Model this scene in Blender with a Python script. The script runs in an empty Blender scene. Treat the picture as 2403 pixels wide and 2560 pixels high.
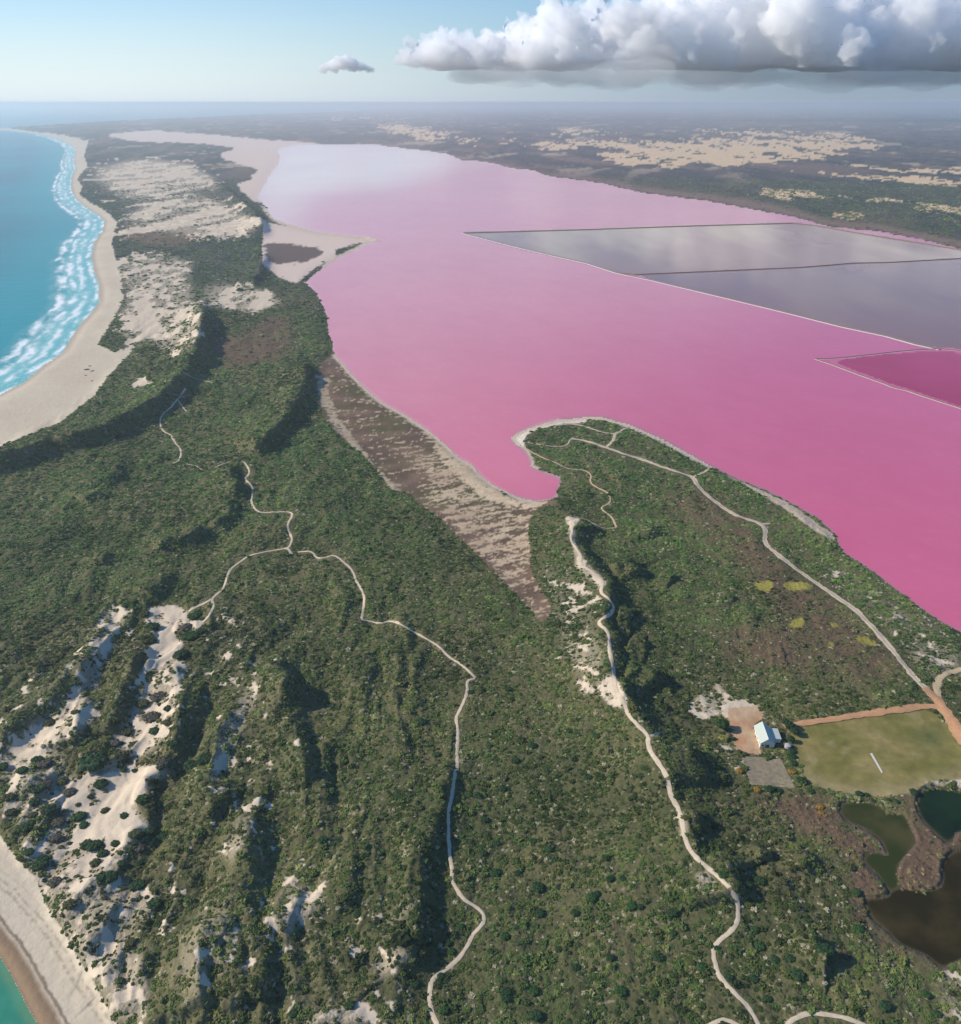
import bpy, math, random
import numpy as np
from mathutils import Vector
random.seed(7); RNG = np.random.default_rng(7)
S = bpy.context.scene
C = S.collection
# ---------------------------------------------------------------- camera
W0, H0, F0 = 2403.0, 2560.0, 2218.0          # photograph frame and focal length in its pixels
HORIZ = 256.0
CAMH = 370.0
PITCH = math.atan((H0 / 2 - HORIZ) / F0)
CP, SP = math.cos(PITCH), math.sin(PITCH)
cam = bpy.data.cameras.new('camera'); camo = bpy.data.objects.new('camera', cam); C.objects.link(camo)
camo.location = (0, 0, CAMH); camo.rotation_euler = (math.pi / 2 - PITCH, 0, 0)
cam.sensor_fit = 'VERTICAL'; cam.sensor_height = 24; cam.lens = 24 * F0 / H0
cam.clip_start = 1; cam.clip_end = 2.0e6
S.camera = camo
# ---------------------------------------------------------------- sun and sky
SUN_EL = math.radians(31)
SUN_DIR = Vector((-math.cos(SUN_EL) * math.cos(math.radians(3)), math.cos(SUN_EL) * math.sin(math.radians(3)), math.sin(SUN_EL)))
sun = bpy.data.lights.new('sun', 'SUN'); sun.energy = 5.0; sun.angle = math.radians(0.5); sun.color = (1, 0.90, 0.76)
suno = bpy.data.objects.new('sun', sun); C.objects.link(suno)
suno.rotation_euler = SUN_DIR.to_track_quat('Z', 'Y').to_euler()
wd = bpy.data.worlds.new('World'); S.world = wd; wd.use_nodes = True
nt = wd.node_tree; nt.nodes.clear()
def N(nt, t, **kw):
    n = nt.nodes.new(t)
    for k, v in kw.items(): setattr(n, k, v)
    return n
def L(nt, a, b): nt.links.new(a, b)
sky = N(nt, 'ShaderNodeTexSky', sky_type='NISHITA', sun_disc=False)
sky.sun_elevation = SUN_EL; sky.sun_rotation = math.atan2(SUN_DIR.x, SUN_DIR.y)
sky.altitude = 300; sky.air_density = 1.0; sky.dust_density = 0.6; sky.ozone_density = 2.5
bg = N(nt, 'ShaderNodeBackground'); bg.inputs['Strength'].default_value = 0.11
out = N(nt, 'ShaderNodeOutputWorld')
# pale haze band along the horizon (milky air), brighter towards the sun, thinning upwards
geo = N(nt, 'ShaderNodeNewGeometry'); sep = N(nt, 'ShaderNodeSeparateXYZ')
neg = N(nt, 'ShaderNodeVectorMath', operation='SCALE'); neg.inputs[3].default_value = -1.0
L(nt, geo.outputs['Incoming'], neg.inputs[0]); L(nt, neg.outputs[0], sep.inputs[0])
up = N(nt, 'ShaderNodeMath', operation='MAXIMUM'); L(nt, sep.outputs[2], up.inputs[0]); up.inputs[1].default_value = 0
ex = N(nt, 'ShaderNodeMath', operation='MULTIPLY'); L(nt, up.outputs[0], ex.inputs[0]); ex.inputs[1].default_value = -10.5
ee = N(nt, 'ShaderNodeMath', operation='EXPONENT'); L(nt, ex.outputs[0], ee.inputs[0])
dt = N(nt, 'ShaderNodeVectorMath', operation='DOT_PRODUCT'); L(nt, neg.outputs[0], dt.inputs[0]); dt.inputs[1].default_value = SUN_DIR
mr = N(nt, 'ShaderNodeMapRange'); L(nt, dt.outputs['Value'], mr.inputs[0])
mr.interpolation_type = 'SMOOTHSTEP'; mr.inputs[1].default_value = -0.34; mr.inputs[2].default_value = 0.42; mr.inputs[3].default_value = 0.0; mr.inputs[4].default_value = 1.0
hz = N(nt, 'ShaderNodeMix', data_type='RGBA'); L(nt, mr.outputs[0], hz.inputs[0])
hz.inputs[6].default_value = (2.5, 3.2, 4.0, 1); hz.inputs[7].default_value = (8.9, 9.4, 9.1, 1)
hf = N(nt, 'ShaderNodeMath', operation='MULTIPLY'); L(nt, ee.outputs[0], hf.inputs[0]); hf.inputs[1].default_value = 0.92
mx = N(nt, 'ShaderNodeMix', data_type='RGBA'); L(nt, hf.outputs[0], mx.inputs[0])
tn_ = N(nt, 'ShaderNodeMix', data_type='RGBA', blend_type='MULTIPLY'); tn_.inputs[0].default_value = 1; tn_.inputs[7].default_value = (.40, .86, 1.24, 1)
L(nt, sky.outputs[0], tn_.inputs[6]); L(nt, tn_.outputs[2], mx.inputs[6]); L(nt, hz.outputs[2], mx.inputs[7])
# the lowest degree of sky is seen through the same blue haze as the far sea
e2_ = N(nt, 'ShaderNodeMath', operation='MULTIPLY'); L(nt, up.outputs[0], e2_.inputs[0]); e2_.inputs[1].default_value = -34.0
e3_ = N(nt, 'ShaderNodeMath', operation='EXPONENT'); L(nt, e2_.outputs[0], e3_.inputs[0])
e4_ = N(nt, 'ShaderNodeMath', operation='MULTIPLY'); L(nt, e3_.outputs[0], e4_.inputs[0]); e4_.inputs[1].default_value = .9
h2 = N(nt, 'ShaderNodeMix', data_type='RGBA'); L(nt, mr.outputs[0], h2.inputs[0]); h2.inputs[6].default_value = (2.6, 3.3, 4.1, 1); h2.inputs[7].default_value = (6.0, 6.9, 7.4, 1)
m2 = N(nt, 'ShaderNodeMix', data_type='RGBA'); L(nt, e4_.outputs[0], m2.inputs[0]); L(nt, mx.outputs[2], m2.inputs[6]); L(nt, h2.outputs[2], m2.inputs[7])
L(nt, m2.outputs[2], bg.inputs[0]); L(nt, bg.outputs[0], out.inputs[0])
S.view_settings.view_transform = 'Standard'; S.view_settings.look = 'None'
S.view_settings.exposure = 0.12; S.view_settings.gamma = 1; S.view_settings.use_curve_mapping = False
S.render.engine = 'CYCLES'
cy = S.cycles
cy.max_bounces = 96; cy.diffuse_bounces = 2; cy.glossy_bounces = 3; cy.volume_bounces = 96; cy.transparent_max_bounces = 6
cy.use_denoising = True; cy.caustics_reflective = False; cy.caustics_refractive = False
cy.sample_clamp_indirect = 4
# ---------------------------------------------------------------- projection helpers
def unproject(x, y, z=0.0):
    x = np.asarray(x, float); y = np.asarray(y, float)
    u = (x - W0 / 2) / F0; v = (y - H0 / 2) / F0
    dx = u; dy = CP - v * SP; dz = -SP - v * CP
    t = (z - CAMH) / dz
    return dx * t, dy * t
def project(X, Y, Z):
    d = Z - CAMH
    depth = Y * CP - d * SP; upc = Y * SP + d * CP
    depth = np.maximum(depth, 1.0)
    return W0 / 2 + F0 * X / depth, H0 / 2 - F0 * upc / depth
def zt(ox, oy, s, pts): return [(ox + s * a[0], oy + s * a[1]) + tuple(a[2:]) for a in pts]
Z1 = lambda p: zt(0, 0, .6431, p)
Z1A = lambda p: zt(0, 200, .4287, p)
Z2B = lambda p: zt(800, 200, .4287, p)
Z3B = lambda p: zt(1603, 200, .4287, p)
Z3 = lambda p: zt(0, 600, .5359, p)
Z4 = lambda p: zt(700, 800, .5359, p)
Z4B = lambda p: zt(1100, 550, .6983, p)
Z5B = lambda p: zt(1950, 800, .24276, p)
Z6B = lambda p: zt(1200, 1000, .6447, p)
Z7B = lambda p: zt(0, 1200, .4287, p)
Z5 = lambda p: zt(1600, 1600, .4829, p)
Z6 = lambda p: zt(0, 1400, .5835, p)
Z7 = lambda p: zt(700, 1700, .5359, p)
Z8 = lambda p: zt(1700, 1700, .21436, p)
DD = lambda p: zt(0, 0, 1.28778, p)
# ---------------------------------------------------------------- outline map (a plan on the ground, kept as rasters)
RX0, RY0, RS = -700.0, 258.0, 2.0
RW, RH = 1900, 1300
def fill(poly):
    P = np.array([p[:2] for p in poly]); m = np.zeros((RH, RW), np.int16)
    px = (P[:, 0] - RX0) / RS; py = (P[:, 1] - RY0) / RS
    r0 = max(0, int(py.min())); r1 = min(RH - 1, int(py.max()) + 1)
    n = len(P)
    for r in range(r0, r1 + 1):
        y = r + .5; xs = []
        for i in range(n):
            y0, y1 = py[i], py[(i + 1) % n]
            if (y0 <= y) != (y1 <= y):
                xs.append(px[i] + (y - y0) / (y1 - y0) * (px[(i + 1) % n] - px[i]))
        xs.sort()
        for a, b in zip(xs[::2], xs[1::2]):
            a = max(0, int(round(a))); b = min(RW, int(round(b)))
            if b > a: m[r, a:b] = 1
    return m.astype(np.float32)
def blur1(m, r, ax):
    if r < 1: return m
    pad = [(0, 0), (0, 0)]; pad[ax] = (r + 1, r)
    c = np.cumsum(np.pad(m, pad, mode='edge'), axis=ax, dtype=np.float64)
    if ax == 0: return ((c[2 * r + 1:] - c[:-2 * r - 1]) / (2 * r + 1)).astype(np.float32)
    return ((c[:, 2 * r + 1:] - c[:, :-2 * r - 1]) / (2 * r + 1)).astype(np.float32)
def blur(m, rx, ry=None):
    ry = rx if ry is None else ry
    rx = int(round(rx / RS)); ry = int(round(ry / RS))
    for _ in range(2): m = blur1(blur1(m, rx, 1), ry, 0)
    return m
def sample(m, x, y):
    fx = np.clip((x - RX0) / RS - .5, 0, RW - 1.001); fy = np.clip((y - RY0) / RS - .5, 0, RH - 1.001)
    i = fx.astype(int); j = fy.astype(int); fx = fx - i; fy = fy - j
    return (m[j, i] * (1 - fx) + m[j, i + 1] * fx) * (1 - fy) + (m[j + 1, i] * (1 - fx) + m[j + 1, i + 1] * fx) * fy
def smooth(a, b, x):
    t = np.clip((x - a) / (b - a), 0, 1); return t * t * (3 - 2 * t)
def mix(a, b, t):
    return np.asarray(a) * (1 - t[..., None]) + np.asarray(b) * t[..., None]
# ---------------------------------------------------------------- numpy gradient noise
_perm = RNG.permutation(4096).astype(np.int64); _ang = RNG.random(4096) * 2 * np.pi
_gx, _gy = np.cos(_ang), np.sin(_ang)
def pn(x, y):
    xi = np.floor(x).astype(np.int64); yi = np.floor(y).astype(np.int64); fx = x - xi; fy = y - yi
    def g(i, j, a, b):
        h = _perm[(_perm[i & 4095] + j) & 4095]; return _gx[h] * a + _gy[h] * b
    u = fx * fx * fx * (fx * (fx * 6 - 15) + 10); v = fy * fy * fy * (fy * (fy * 6 - 15) + 10)
    a = g(xi, yi, fx, fy); b = g(xi + 1, yi, fx - 1, fy); c = g(xi, yi + 1, fx, fy - 1); d = g(xi + 1, yi + 1, fx - 1, fy - 1)
    return (a * (1 - u) + b * u) * (1 - v) + (c * (1 - u) + d * u) * v
def fbm(X, Y, s, oct=4, off=0.0, ax=1.0, rot=0.0, gain=.5):
    c, sn = math.cos(rot), math.sin(rot)
    x = (X * c + Y * sn) / s + off * 17.3; y = (-X * sn + Y * c) / (s * ax) + off * 9.1
    r = 0; a = 1; t = 0
    for k in range(oct):
        r = r + a * pn(x, y); t += a; a *= gain; x = x * 2.03 + 5.2; y = y * 2.03 + 1.7
    return r / t * 1.5          # about -1 .. 1
# ---------------------------------------------------------------- traced outlines
coast_far = [(1000, 262), (900, 277), (800, 281), (686, 284), (514, 292), (300, 301), (171, 309), (26, 318), (-14, 322), (-10, 326), (0, 326), (26, 326), (86, 333), (141, 346), (171, 359), (189, 376), (184, 401), (189, 423), (180, 440), (178, 466), (184, 491), (206, 513), (240, 534), (262, 552), (257, 577), (236, 606), (228, 643), (236, 680), (249, 718), (249, 755), (230, 782), (198, 814), (171, 857), (155, 884), (107, 916), (64, 954), (0, 988), (-120, 1060), (-300, 1140), (-700, 1230)]
ocean_poly = coast_far + [(-720, 250), (1000, 250)]
coast_near = [(-700, 1900), (-400, 2030), (-200, 2190), (-60, 2320), (0, 2392), (35, 2450), (64, 2509), (93, 2560), (190, 2720), (320, 2900)]
ocean_near_poly = coast_near + [(-700, 2900)]
lag_far = [(690, 372), (740, 362), (800, 359), (950, 363), (1040, 374), (1117, 384), (1152, 399), (1229, 406), (1272, 419), (1340, 427), (1366, 440), (1503, 457), (1600, 481), (1753, 500), (1860, 519), (1989, 543), (2075, 567), (2203, 579), (2306, 599), (2403, 622), (2700, 690), (3100, 770)]
pen_shore = Z6B([(1866, 905), (1780, 860), (1640, 760), (1520, 665), (1400, 590), (1375, 525), (1320, 470), (1200, 400), (1100, 350), (1000, 310), (895, 258), (800, 205), (700, 150), (580, 98), (480, 70), (420, 68), (300, 78), (200, 108), (150, 128), (118, 148), (140, 175), (175, 190), (185, 210), (205, 235), (195, 258), (240, 275), (310, 298)])
cove = [(1402, 1197), (1405, 1207), (1391, 1229), (1397, 1245), (1343, 1256), (1295, 1245), (1263, 1229), (1231, 1213), (1198, 1186), (1182, 1164), (1145, 1143), (1118, 1116), (1086, 1089), (1043, 1057), (1000, 1030), (968, 1014), (930, 988), (904, 961), (882, 939), (855, 907), (834, 886), (829, 854), (815, 821), (817, 800), (812, 777), (788, 729), (761, 707), (793, 680), (847, 643), (884, 627), (920, 608), (952, 601), (926, 595), (836, 585), (797, 582), (746, 569), (682, 547), (662, 514), (643, 496), (655, 470), (664, 457), (675, 435), (694, 413), (700, 392)]
lagoon_poly = lag_far + [(3100, 2060)] + pen_shore + cove
beach_in = [(30, 321), (150, 336), (193, 345), (223, 354), (214, 371), (212, 393), (219, 419), (201, 436), (193, 449), (206, 466), (201, 487), (223, 504), (257, 522), (279, 539), (294, 556), (287, 573), (280, 610), (292, 654), (305, 707), (308, 750), (289, 788), (268, 825), (244, 860), (284, 879), (322, 868), (343, 857), (322, 889), (270, 940), (241, 986), (204, 1013), (150, 1056), (54, 1093), (0, 1117), (-200, 1190), (-700, 1330)]
beach_poly = beach_in + coast_far[::-1][:33]
beach_near_in = [(-700, 1600), (-300, 1830), (-100, 1995), (0, 2089), (35, 2135), (88, 2194), (117, 2264), (163, 2334), (193, 2392), (233, 2450), (257, 2497), (292, 2560), (390, 2720), (520, 2900)]
beach_near_poly = beach_near_in + coast_near[::-1]
m_ocean = fill(ocean_poly); m_ocean2 = fill(ocean_near_poly); m_lagoon = fill(lagoon_poly)
pond_a = Z4B([(85, 47), (250, 91), (380, 122), (530, 156), (635, 188), (720, 195), (1070, 178), (1300, 168), (1480, 153), (1620, 150), (1866, 136), (2100, 120), (2100, 150), (1866, 108), (1700, 80), (1500, 48), (1340, 20), (1260, 12), (900, 22), (500, 36)])
pond_b = Z4B([(720, 198), (860, 238), (1040, 280), (1250, 332), (1440, 380), (1600, 412), (1740, 448), (1866, 458), (2200, 480), (2200, 118), (1866, 140), (1620, 154), (1300, 172), (1070, 182)])
pond_c = Z5B([(600, 450), (600, 425), (660, 408), (900, 375), (1200, 345), (1600, 322), (1750, 322), (1866, 360), (2900, 620), (2900, 1290), (1866, 895), (1500, 770), (1100, 640), (800, 530)])
m_land = 1 - np.clip(m_ocean + m_ocean2 + m_lagoon, 0, 1)
m_beach = fill(beach_poly); m_beach2 = fill(beach_near_poly)
# sandy areas: (outline, strength, soft edge)
SAND = []
def sand(poly, k, b=14, by=None): SAND.append((poly, k, b, by))
sand(Z1A([(600, 540), (680, 490), (800, 480), (900, 470), (1000, 490), (1100, 510), (1150, 545), (1250, 575), (1260, 610), (1150, 630), (1040, 640), (960, 660), (820, 690), (760, 690), (660, 620), (590, 590)]), .58, 24, 10)
sand(Z1A([(760, 480), (900, 470), (1000, 490), (1100, 520), (1240, 575), (1180, 610), (1060, 640), (980, 610), (900, 560), (740, 545)]), .22, 10, 6)
sand(Z1A([(900, 740), (1000, 700), (1200, 690), (1300, 750), (1480, 820), (1500, 850), (1430, 880), (1340, 920), (1250, 900), (1120, 880), (1000, 870), (800, 840), (780, 770)]), .58, 26, 12)
sand(Z1A([(1200, 700), (1340, 780), (1480, 830), (1400, 890), (1300, 910), (1180, 880), (1080, 830), (1170, 760)]), .4, 10, 6)
sand(Z3([(500, 90), (620, 80), (760, 60), (900, 100), (880, 200), (920, 240), (900, 300), (1040, 320), (1200, 340), (1320, 290), (1250, 240), (1040, 210), (960, 200), (940, 420), (880, 500), (780, 540), (690, 470), (640, 500), (560, 440), (560, 330), (600, 250), (560, 180)]), .46, 16, 10)
sand(Z3([(640, 300), (700, 240), (700, 340), (780, 400), (720, 440), (660, 430)]), .5, 8)
sand(Z3([(1040, 210), (1250, 240), (1320, 290), (1200, 340), (1040, 320)]), .3, 8)
sand(Z3([(600, 620), (700, 640), (720, 700), (600, 720)]), .25, 8)
sand(Z7B([(870, 740), (930, 740), (1030, 730), (1090, 770), (1110, 800), (1190, 840), (1150, 870), (1050, 850), (1010, 900), (1070, 950), (1050, 1000), (960, 1060), (880, 1110), (830, 1170), (740, 1250), (820, 1130), (880, 1030), (830, 990), (920, 950), (890, 880), (850, 830)]), .95, 5)
sand(Z6([(20, 840), (150, 700), (300, 620), (420, 600), (400, 700), (300, 760), (160, 830), (60, 900)]), .5, 14)
sand(Z6([(280, 960), (480, 860), (560, 880), (700, 880), (730, 930), (640, 940), (620, 1000), (560, 1040), (660, 1180), (560, 1220), (500, 1320), (380, 1340), (260, 1260), (220, 1160), (320, 1080), (230, 1030)]), .72, 12)
sand(Z6([(500, 900), (620, 930), (600, 1010), (560, 1090), (640, 1150), (500, 1200), (400, 1140), (420, 1060), (480, 960)]), .4, 10)
sand(Z6([(500, 840), (520, 720), (560, 640), (620, 540), (680, 440), (740, 400), (800, 430), (770, 560), (740, 700), (700, 760), (640, 830)]), .56, 14)
sand(Z6([(0, 860), (120, 800), (280, 820), (300, 1000), (240, 1100), (120, 1160), (0, 1100)]), .40, 18)
sand(Z6([(60, 1180), (220, 1200), (380, 1340), (640, 1380), (680, 1500), (560, 1560), (600, 1700), (640, 1840), (620, 1988), (500, 1988), (400, 1800), (300, 1660), (160, 1380)]), .44, 16)
sand(Z6([(380, 420), (440, 210), (560, 200), (480, 330), (420, 500), (330, 640), (260, 640)]), .42, 12)
sand(Z6([(900, 930), (960, 700), (1080, 540), (1130, 340), (1080, 620), (1000, 800), (930, 980)]), .34, 10)
sand(Z6([(800, 1600), (900, 1480), (1000, 1500), (1060, 1600), (960, 1700), (840, 1900), (740, 1800)]), .22, 24)
sand(Z6([(960, 1240), (1060, 1040), (1060, 1180), (1000, 1320)]), .3, 14)
sand(Z6([(1080, 1640), (1280, 1500), (1371, 1380), (1371, 1480), (1200, 1600)]), .32, 16)
sand(Z7([(80, 1605), (140, 1560), (250, 1520), (400, 1500), (430, 1560), (480, 1605)]), .44, 12)
sand(Z7([(420, 1320), (480, 1260), (600, 1240), (640, 1280), (520, 1360), (460, 1420)]), .36, 14)
sand(Z7([(0, 1030), (140, 960), (130, 1060), (0, 1180)]), .38, 14)
sand(Z7([(440, 1150), (620, 1000), (640, 900), (660, 1000), (600, 1120)]), .24, 14)
sand(Z6B([(330, 450), (390, 455), (375, 490), (370, 560), (400, 610), (440, 660), (490, 700), (470, 740), (430, 690), (375, 650), (360, 560), (340, 500)]), .62, 5)
sand(Z6B([(470, 1090), (500, 1060), (530, 1080), (570, 1150), (560, 1200), (500, 1180), (455, 1120)]), .62, 6)
sand(Z6B([(200, 620), (440, 660), (460, 760), (500, 800), (450, 860), (480, 1000), (500, 1100), (420, 1060), (300, 980), (280, 880), (260, 760)]), .22, 20)
sand(Z6B([(300, 980), (480, 900), (500, 1160), (330, 1160)]), .14, 20)
sand(Z5([(180, 900), (250, 880), (245, 1010), (210, 1010)]), .5, 6)
sand(Z5([(280, 1210), (350, 1190), (400, 1260), (380, 1290), (300, 1250)]), .5, 6)
sand(Z5([(450, 1270), (520, 1290), (520, 1340), (480, 1330)]), .5, 5)
sand(Z6B([(1400, 640), (1866, 920), (1866, 1080), (1700, 1080), (1600, 930), (1480, 800), (1300, 640)]), .22, 16)
sand(Z6B([(600, 110), (860, 260), (830, 270), (640, 170)]), .18, 10)
sand(Z8([(120, 250), (250, 130), (450, 100), (560, 150), (900, 250), (1050, 450), (1000, 480), (860, 440), (600, 440), (450, 430), (300, 450), (110, 400)]), .42, 5)
sand(Z8([(400, 300), (520, 270), (900, 290), (990, 430), (800, 460), (560, 440), (500, 380), (340, 430)]), .3, 5)
sand(Z8([(440, 560), (600, 600), (640, 900), (720, 960), (700, 1100), (560, 900), (440, 740)]), .32, 6)
sand(Z5([(1480, 700), (1663, 640), (1900, 700), (1900, 800), (1663, 780), (1560, 750), (1440, 760), (1300, 800), (1380, 740)]), .5, 10)
sand(Z5([(1440, 440), (1560, 430), (1640, 520), (1663, 640), (1600, 620), (1560, 500)]), .25, 10)
sand(Z5([(1400, 60), (1663, 0), (1663, 140), (1520, 200), (1440, 180)]), .08, 8)
sand(Z5([(1540, 1740), (1663, 1720), (1663, 1988), (1500, 1988), (1560, 1860)]), .3, 12)
sand(Z5([(380, 210), (420, 230), (440, 270), (380, 250)]), .5, 4)
sand(Z6([(700, 1250), (1000, 1000), (1371, 1100), (1371, 1988), (640, 1988), (600, 1600)]), .10, 30)
sand(Z6([(850, 200), (1250, 250), (1300, 900), (1000, 1000), (800, 900)]), .13, 30)
sand(Z6([(100, 560), (500, 200), (600, 260), (420, 640), (0, 860), (0, 700)]), .16, 24)
sand(Z7([(0, 900), (600, 1000), (640, 1605), (0, 1605)]), .07, 30)
sand(Z1A([(520, 480), (1100, 470), (1330, 640), (1500, 820), (1480, 933), (640, 933), (700, 800), (600, 700), (500, 600)]), .16, 16, 8)
SAND_far = [Z2B([(340, 270), (460, 255), (560, 275), (700, 300), (820, 330), (760, 352), (600, 345), (500, 320), (380, 295)]), Z2B([(700, 340), (820, 335), (920, 360), (860, 378)]),
    Z2B([(1010, 345), (1240, 360), (1460, 345), (1640, 355), (1866, 350), (1866, 490), (1700, 470), (1560, 440), (1780, 400), (1560, 405), (1300, 400), (1200, 385), (1060, 365)]),
    Z3B([(0, 370), (240, 355), (480, 340), (800, 345), (1050, 310), (1360, 345), (1400, 400), (1180, 410), (1060, 460), (860, 470), (620, 500), (440, 495), (300, 480), (100, 510), (0, 490)]),
    Z3B([(560, 655), (700, 650), (690, 620), (820, 625), (1010, 655), (1100, 665), (1300, 670), (1440, 690), (1500, 720), (1350, 720), (1200, 700), (1040, 680), (820, 700), (700, 685)]),
    Z3B([(880, 530), (1000, 530), (1300, 560), (1600, 575), (1866, 585), (2400, 600), (2400, 640), (1866, 625), (1560, 600), (1200, 575), (1000, 568)]),
    Z3B([(1200, 510), (1440, 512), (1866, 525), (2300, 530), (2300, 545), (1866, 545), (1500, 520)]),
    Z3B([(1620, 740), (1680, 712), (1866, 735), (2300, 780), (2300, 860), (1866, 785)]),
    Z3B([(1110, 780), (1260, 775), (1350, 785), (1290, 800), (1180, 790)]),
    Z3B([(300, 300), (700, 300), (1040, 320), (700, 330)]), Z2B([(1420, 280), (1740, 300), (1540, 320), (1380, 310)]), Z2B([(30, 215), (240, 215), (440, 222), (240, 228)])]
m_sand = np.zeros((RH, RW), np.float32)
for p, k, b, by in SAND: m_sand += k * blur(fill(p), b, by)
m_sfar = np.zeros((RH, RW), np.float32)
for p in SAND_far: m_sfar = np.maximum(m_sfar, fill(p))
m_sfar = blur(m_sfar, 14, 4)
m_salt = blur(fill(Z1A([(600, 312), (800, 302), (900, 290), (960, 300), (1200, 312), (1500, 345), (1700, 355), (1866, 368), (1900, 500), (1620, 520), (1570, 600), (1510, 690), (1600, 800), (1740, 880), (1600, 830), (1500, 720), (1400, 650), (1380, 600), (1500, 575), (1440, 560), (1520, 525), (1400, 490), (1280, 455), (1300, 420), (1400, 400), (1200, 370), (900, 362), (760, 355), (640, 330)])), 8, 3)
m_salt = np.maximum(m_salt, blur(fill(Z1([(1020, 860), (1300, 915), (1470, 932), (1300, 970), (1310, 1000), (1230, 1040), (1150, 1100), (1090, 1080), (1020, 1030), (1020, 930)])), 4, 3))
m_marshb = blur(fill(Z1([(1020, 940), (1130, 945), (1250, 970), (1272, 988), (1200, 1015), (1100, 1030), (1030, 1010)])), 6, 4)
marsh_poly = Z4([(240, 160), (300, 210), (345, 270), (390, 320), (440, 370), (520, 410), (600, 440), (660, 490), (740, 550), (800, 600), (850, 640), (910, 690), (960, 750), (1020, 800), (1100, 840), (1200, 850), (1300, 840), (1280, 860), (1200, 880), (1170, 920), (1160, 1000), (1170, 1080), (1170, 1160), (1210, 1240), (1260, 1330), (1265, 1390), (1220, 1410), (1160, 1340), (1080, 1260), (960, 1140), (870, 1040), (760, 940), (680, 880), (600, 810), (520, 790), (450, 700), (380, 620), (300, 560), (220, 480), (170, 380), (160, 250), (190, 200)])
m_marsh = blur(fill(marsh_poly), 4)
m_marsh_shore = blur(fill(Z4([(250, 160), (345, 265), (430, 350), (520, 405), (640, 470), (740, 550), (830, 630), (900, 680), (1000, 770), (1100, 830), (1300, 835), (1200, 890), (1050, 870), (940, 840), (850, 760), (760, 680), (700, 560), (600, 480), (460, 400), (360, 320), (280, 230)])), 8)
m_marsh_left = blur(fill(Z4([(165, 255), (240, 270), (230, 340), (290, 470), (360, 560), (450, 690), (600, 820), (520, 800), (420, 690), (320, 590), (230, 470), (175, 350)])), 5)
m_marsh_mid = blur(fill(Z4([(560, 570), (760, 640), (900, 800), (1150, 900), (1165, 1100), (1150, 1200), (1050, 1180), (900, 1060), (780, 930), (700, 820), (640, 700)])), 16)
m_brown = blur(fill(Z3([(990, 480), (1140, 430), (1260, 350), (1340, 350), (1360, 440), (1370, 510), (1250, 560), (1100, 600), (980, 540)])), 16, 10)
m_brown += .8 * blur(fill(Z1A([(720, 850), (900, 840), (1100, 850), (1190, 900), (1100, 960), (860, 960), (700, 930)])), 8, 4)
m_brown += .7 * blur(fill(Z6B([(680, 380), (860, 350), (1040, 470), (1090, 540), (1180, 640), (1400, 780), (1560, 940), (1660, 1050), (1640, 1080), (1300, 1070), (1000, 1020), (900, 900), (1150, 860), (1140, 740), (1040, 690), (920, 560), (740, 430)])), 20)
m_brown += .8 * blur(fill(Z5([(560, 820), (900, 800), (1020, 860), (1060, 960), (1240, 1040), (1290, 1110), (1160, 1120), (1150, 1280), (1000, 1060), (900, 1020), (700, 900)])), 16)
m_brown += .9 * blur(fill(Z5([(1300, 820), (1440, 800), (1440, 900), (1560, 1030), (1663, 1000), (1663, 1100), (1560, 1180), (1560, 1300), (1340, 1300), (1330, 1180), (1430, 1060)])), 6)
m_brown += .8 * blur(fill(Z5([(1160, 1130), (1290, 1330), (1150, 1340), (1200, 1500), (1350, 1600), (1500, 1700), (1300, 1620), (1120, 1460), (1090, 1300)])), 10)
m_brown = np.clip(m_brown, 0, 1)
m_shoreR = blur(fill(lag_far[2:] + [(3100, 730), (2700, 655), (2403, 600), (2306, 580), (2203, 562), (2075, 548), (1989, 522), (1860, 495), (1753, 483), (1603, 465), (1503, 446), (1366, 430), (1272, 408), (1152, 390), (1040, 366), (950, 358)]), 4, 3)
m_bankE = blur(fill(Z6B([(895, 258), (1000, 310), (1200, 400), (1375, 525), (1375, 550), (1290, 500), (1180, 420), (1080, 360), (960, 300)])), 3)
m_spit = blur(fill(Z6B([(420, 68), (300, 78), (200, 108), (118, 148), (140, 178), (175, 190), (172, 160), (180, 135), (230, 112), (330, 90), (410, 90)])), 2)
m_shoreP = np.clip(fill(Z6B([(420, 68), (480, 70), (580, 98), (700, 150), (895, 258), (880, 262), (690, 158), (575, 108), (480, 78), (420, 76)])), 0, 1)
field_poly = Z5([(775, 455), (1000, 425), (1300, 382), (1480, 360), (1540, 385), (1600, 450), (1650, 540), (1700, 620), (1700, 720), (1480, 730), (1430, 790), (1200, 815), (1000, 780), (870, 745), (830, 650), (800, 560)])
m_field = fill(field_poly)
yard_poly = Z8([(560, 320), (900, 300), (990, 430), (880, 500), (860, 560), (925, 780), (960, 880), (850, 860), (660, 830), (640, 800), (590, 600), (570, 450)])
m_yard = fill(yard_poly)
court_poly = Z8([(715, 895), (1170, 910), (1345, 1265), (820, 1220)])
m_court = fill(court_poly)
yg = [Z6B([(1060, 705), (1140, 700), (1135, 735), (1080, 745)]), Z6B([(1160, 708), (1260, 705), (1300, 730), (1200, 740)]), Z6B([(1440, 910), (1500, 920), (1565, 960), (1480, 945)]), Z6B([(1180, 870), (1260, 840), (1250, 885)]), Z6B([(1340, 850), (1410, 880), (1370, 885)]), Z6B([(1340, 935), (1390, 950), (1360, 960)])]
m_yg = np.zeros((RH, RW), np.float32)
for p in yg: m_yg = np.maximum(m_yg, fill(p))
m_yg = blur(m_yg, 3)
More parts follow.
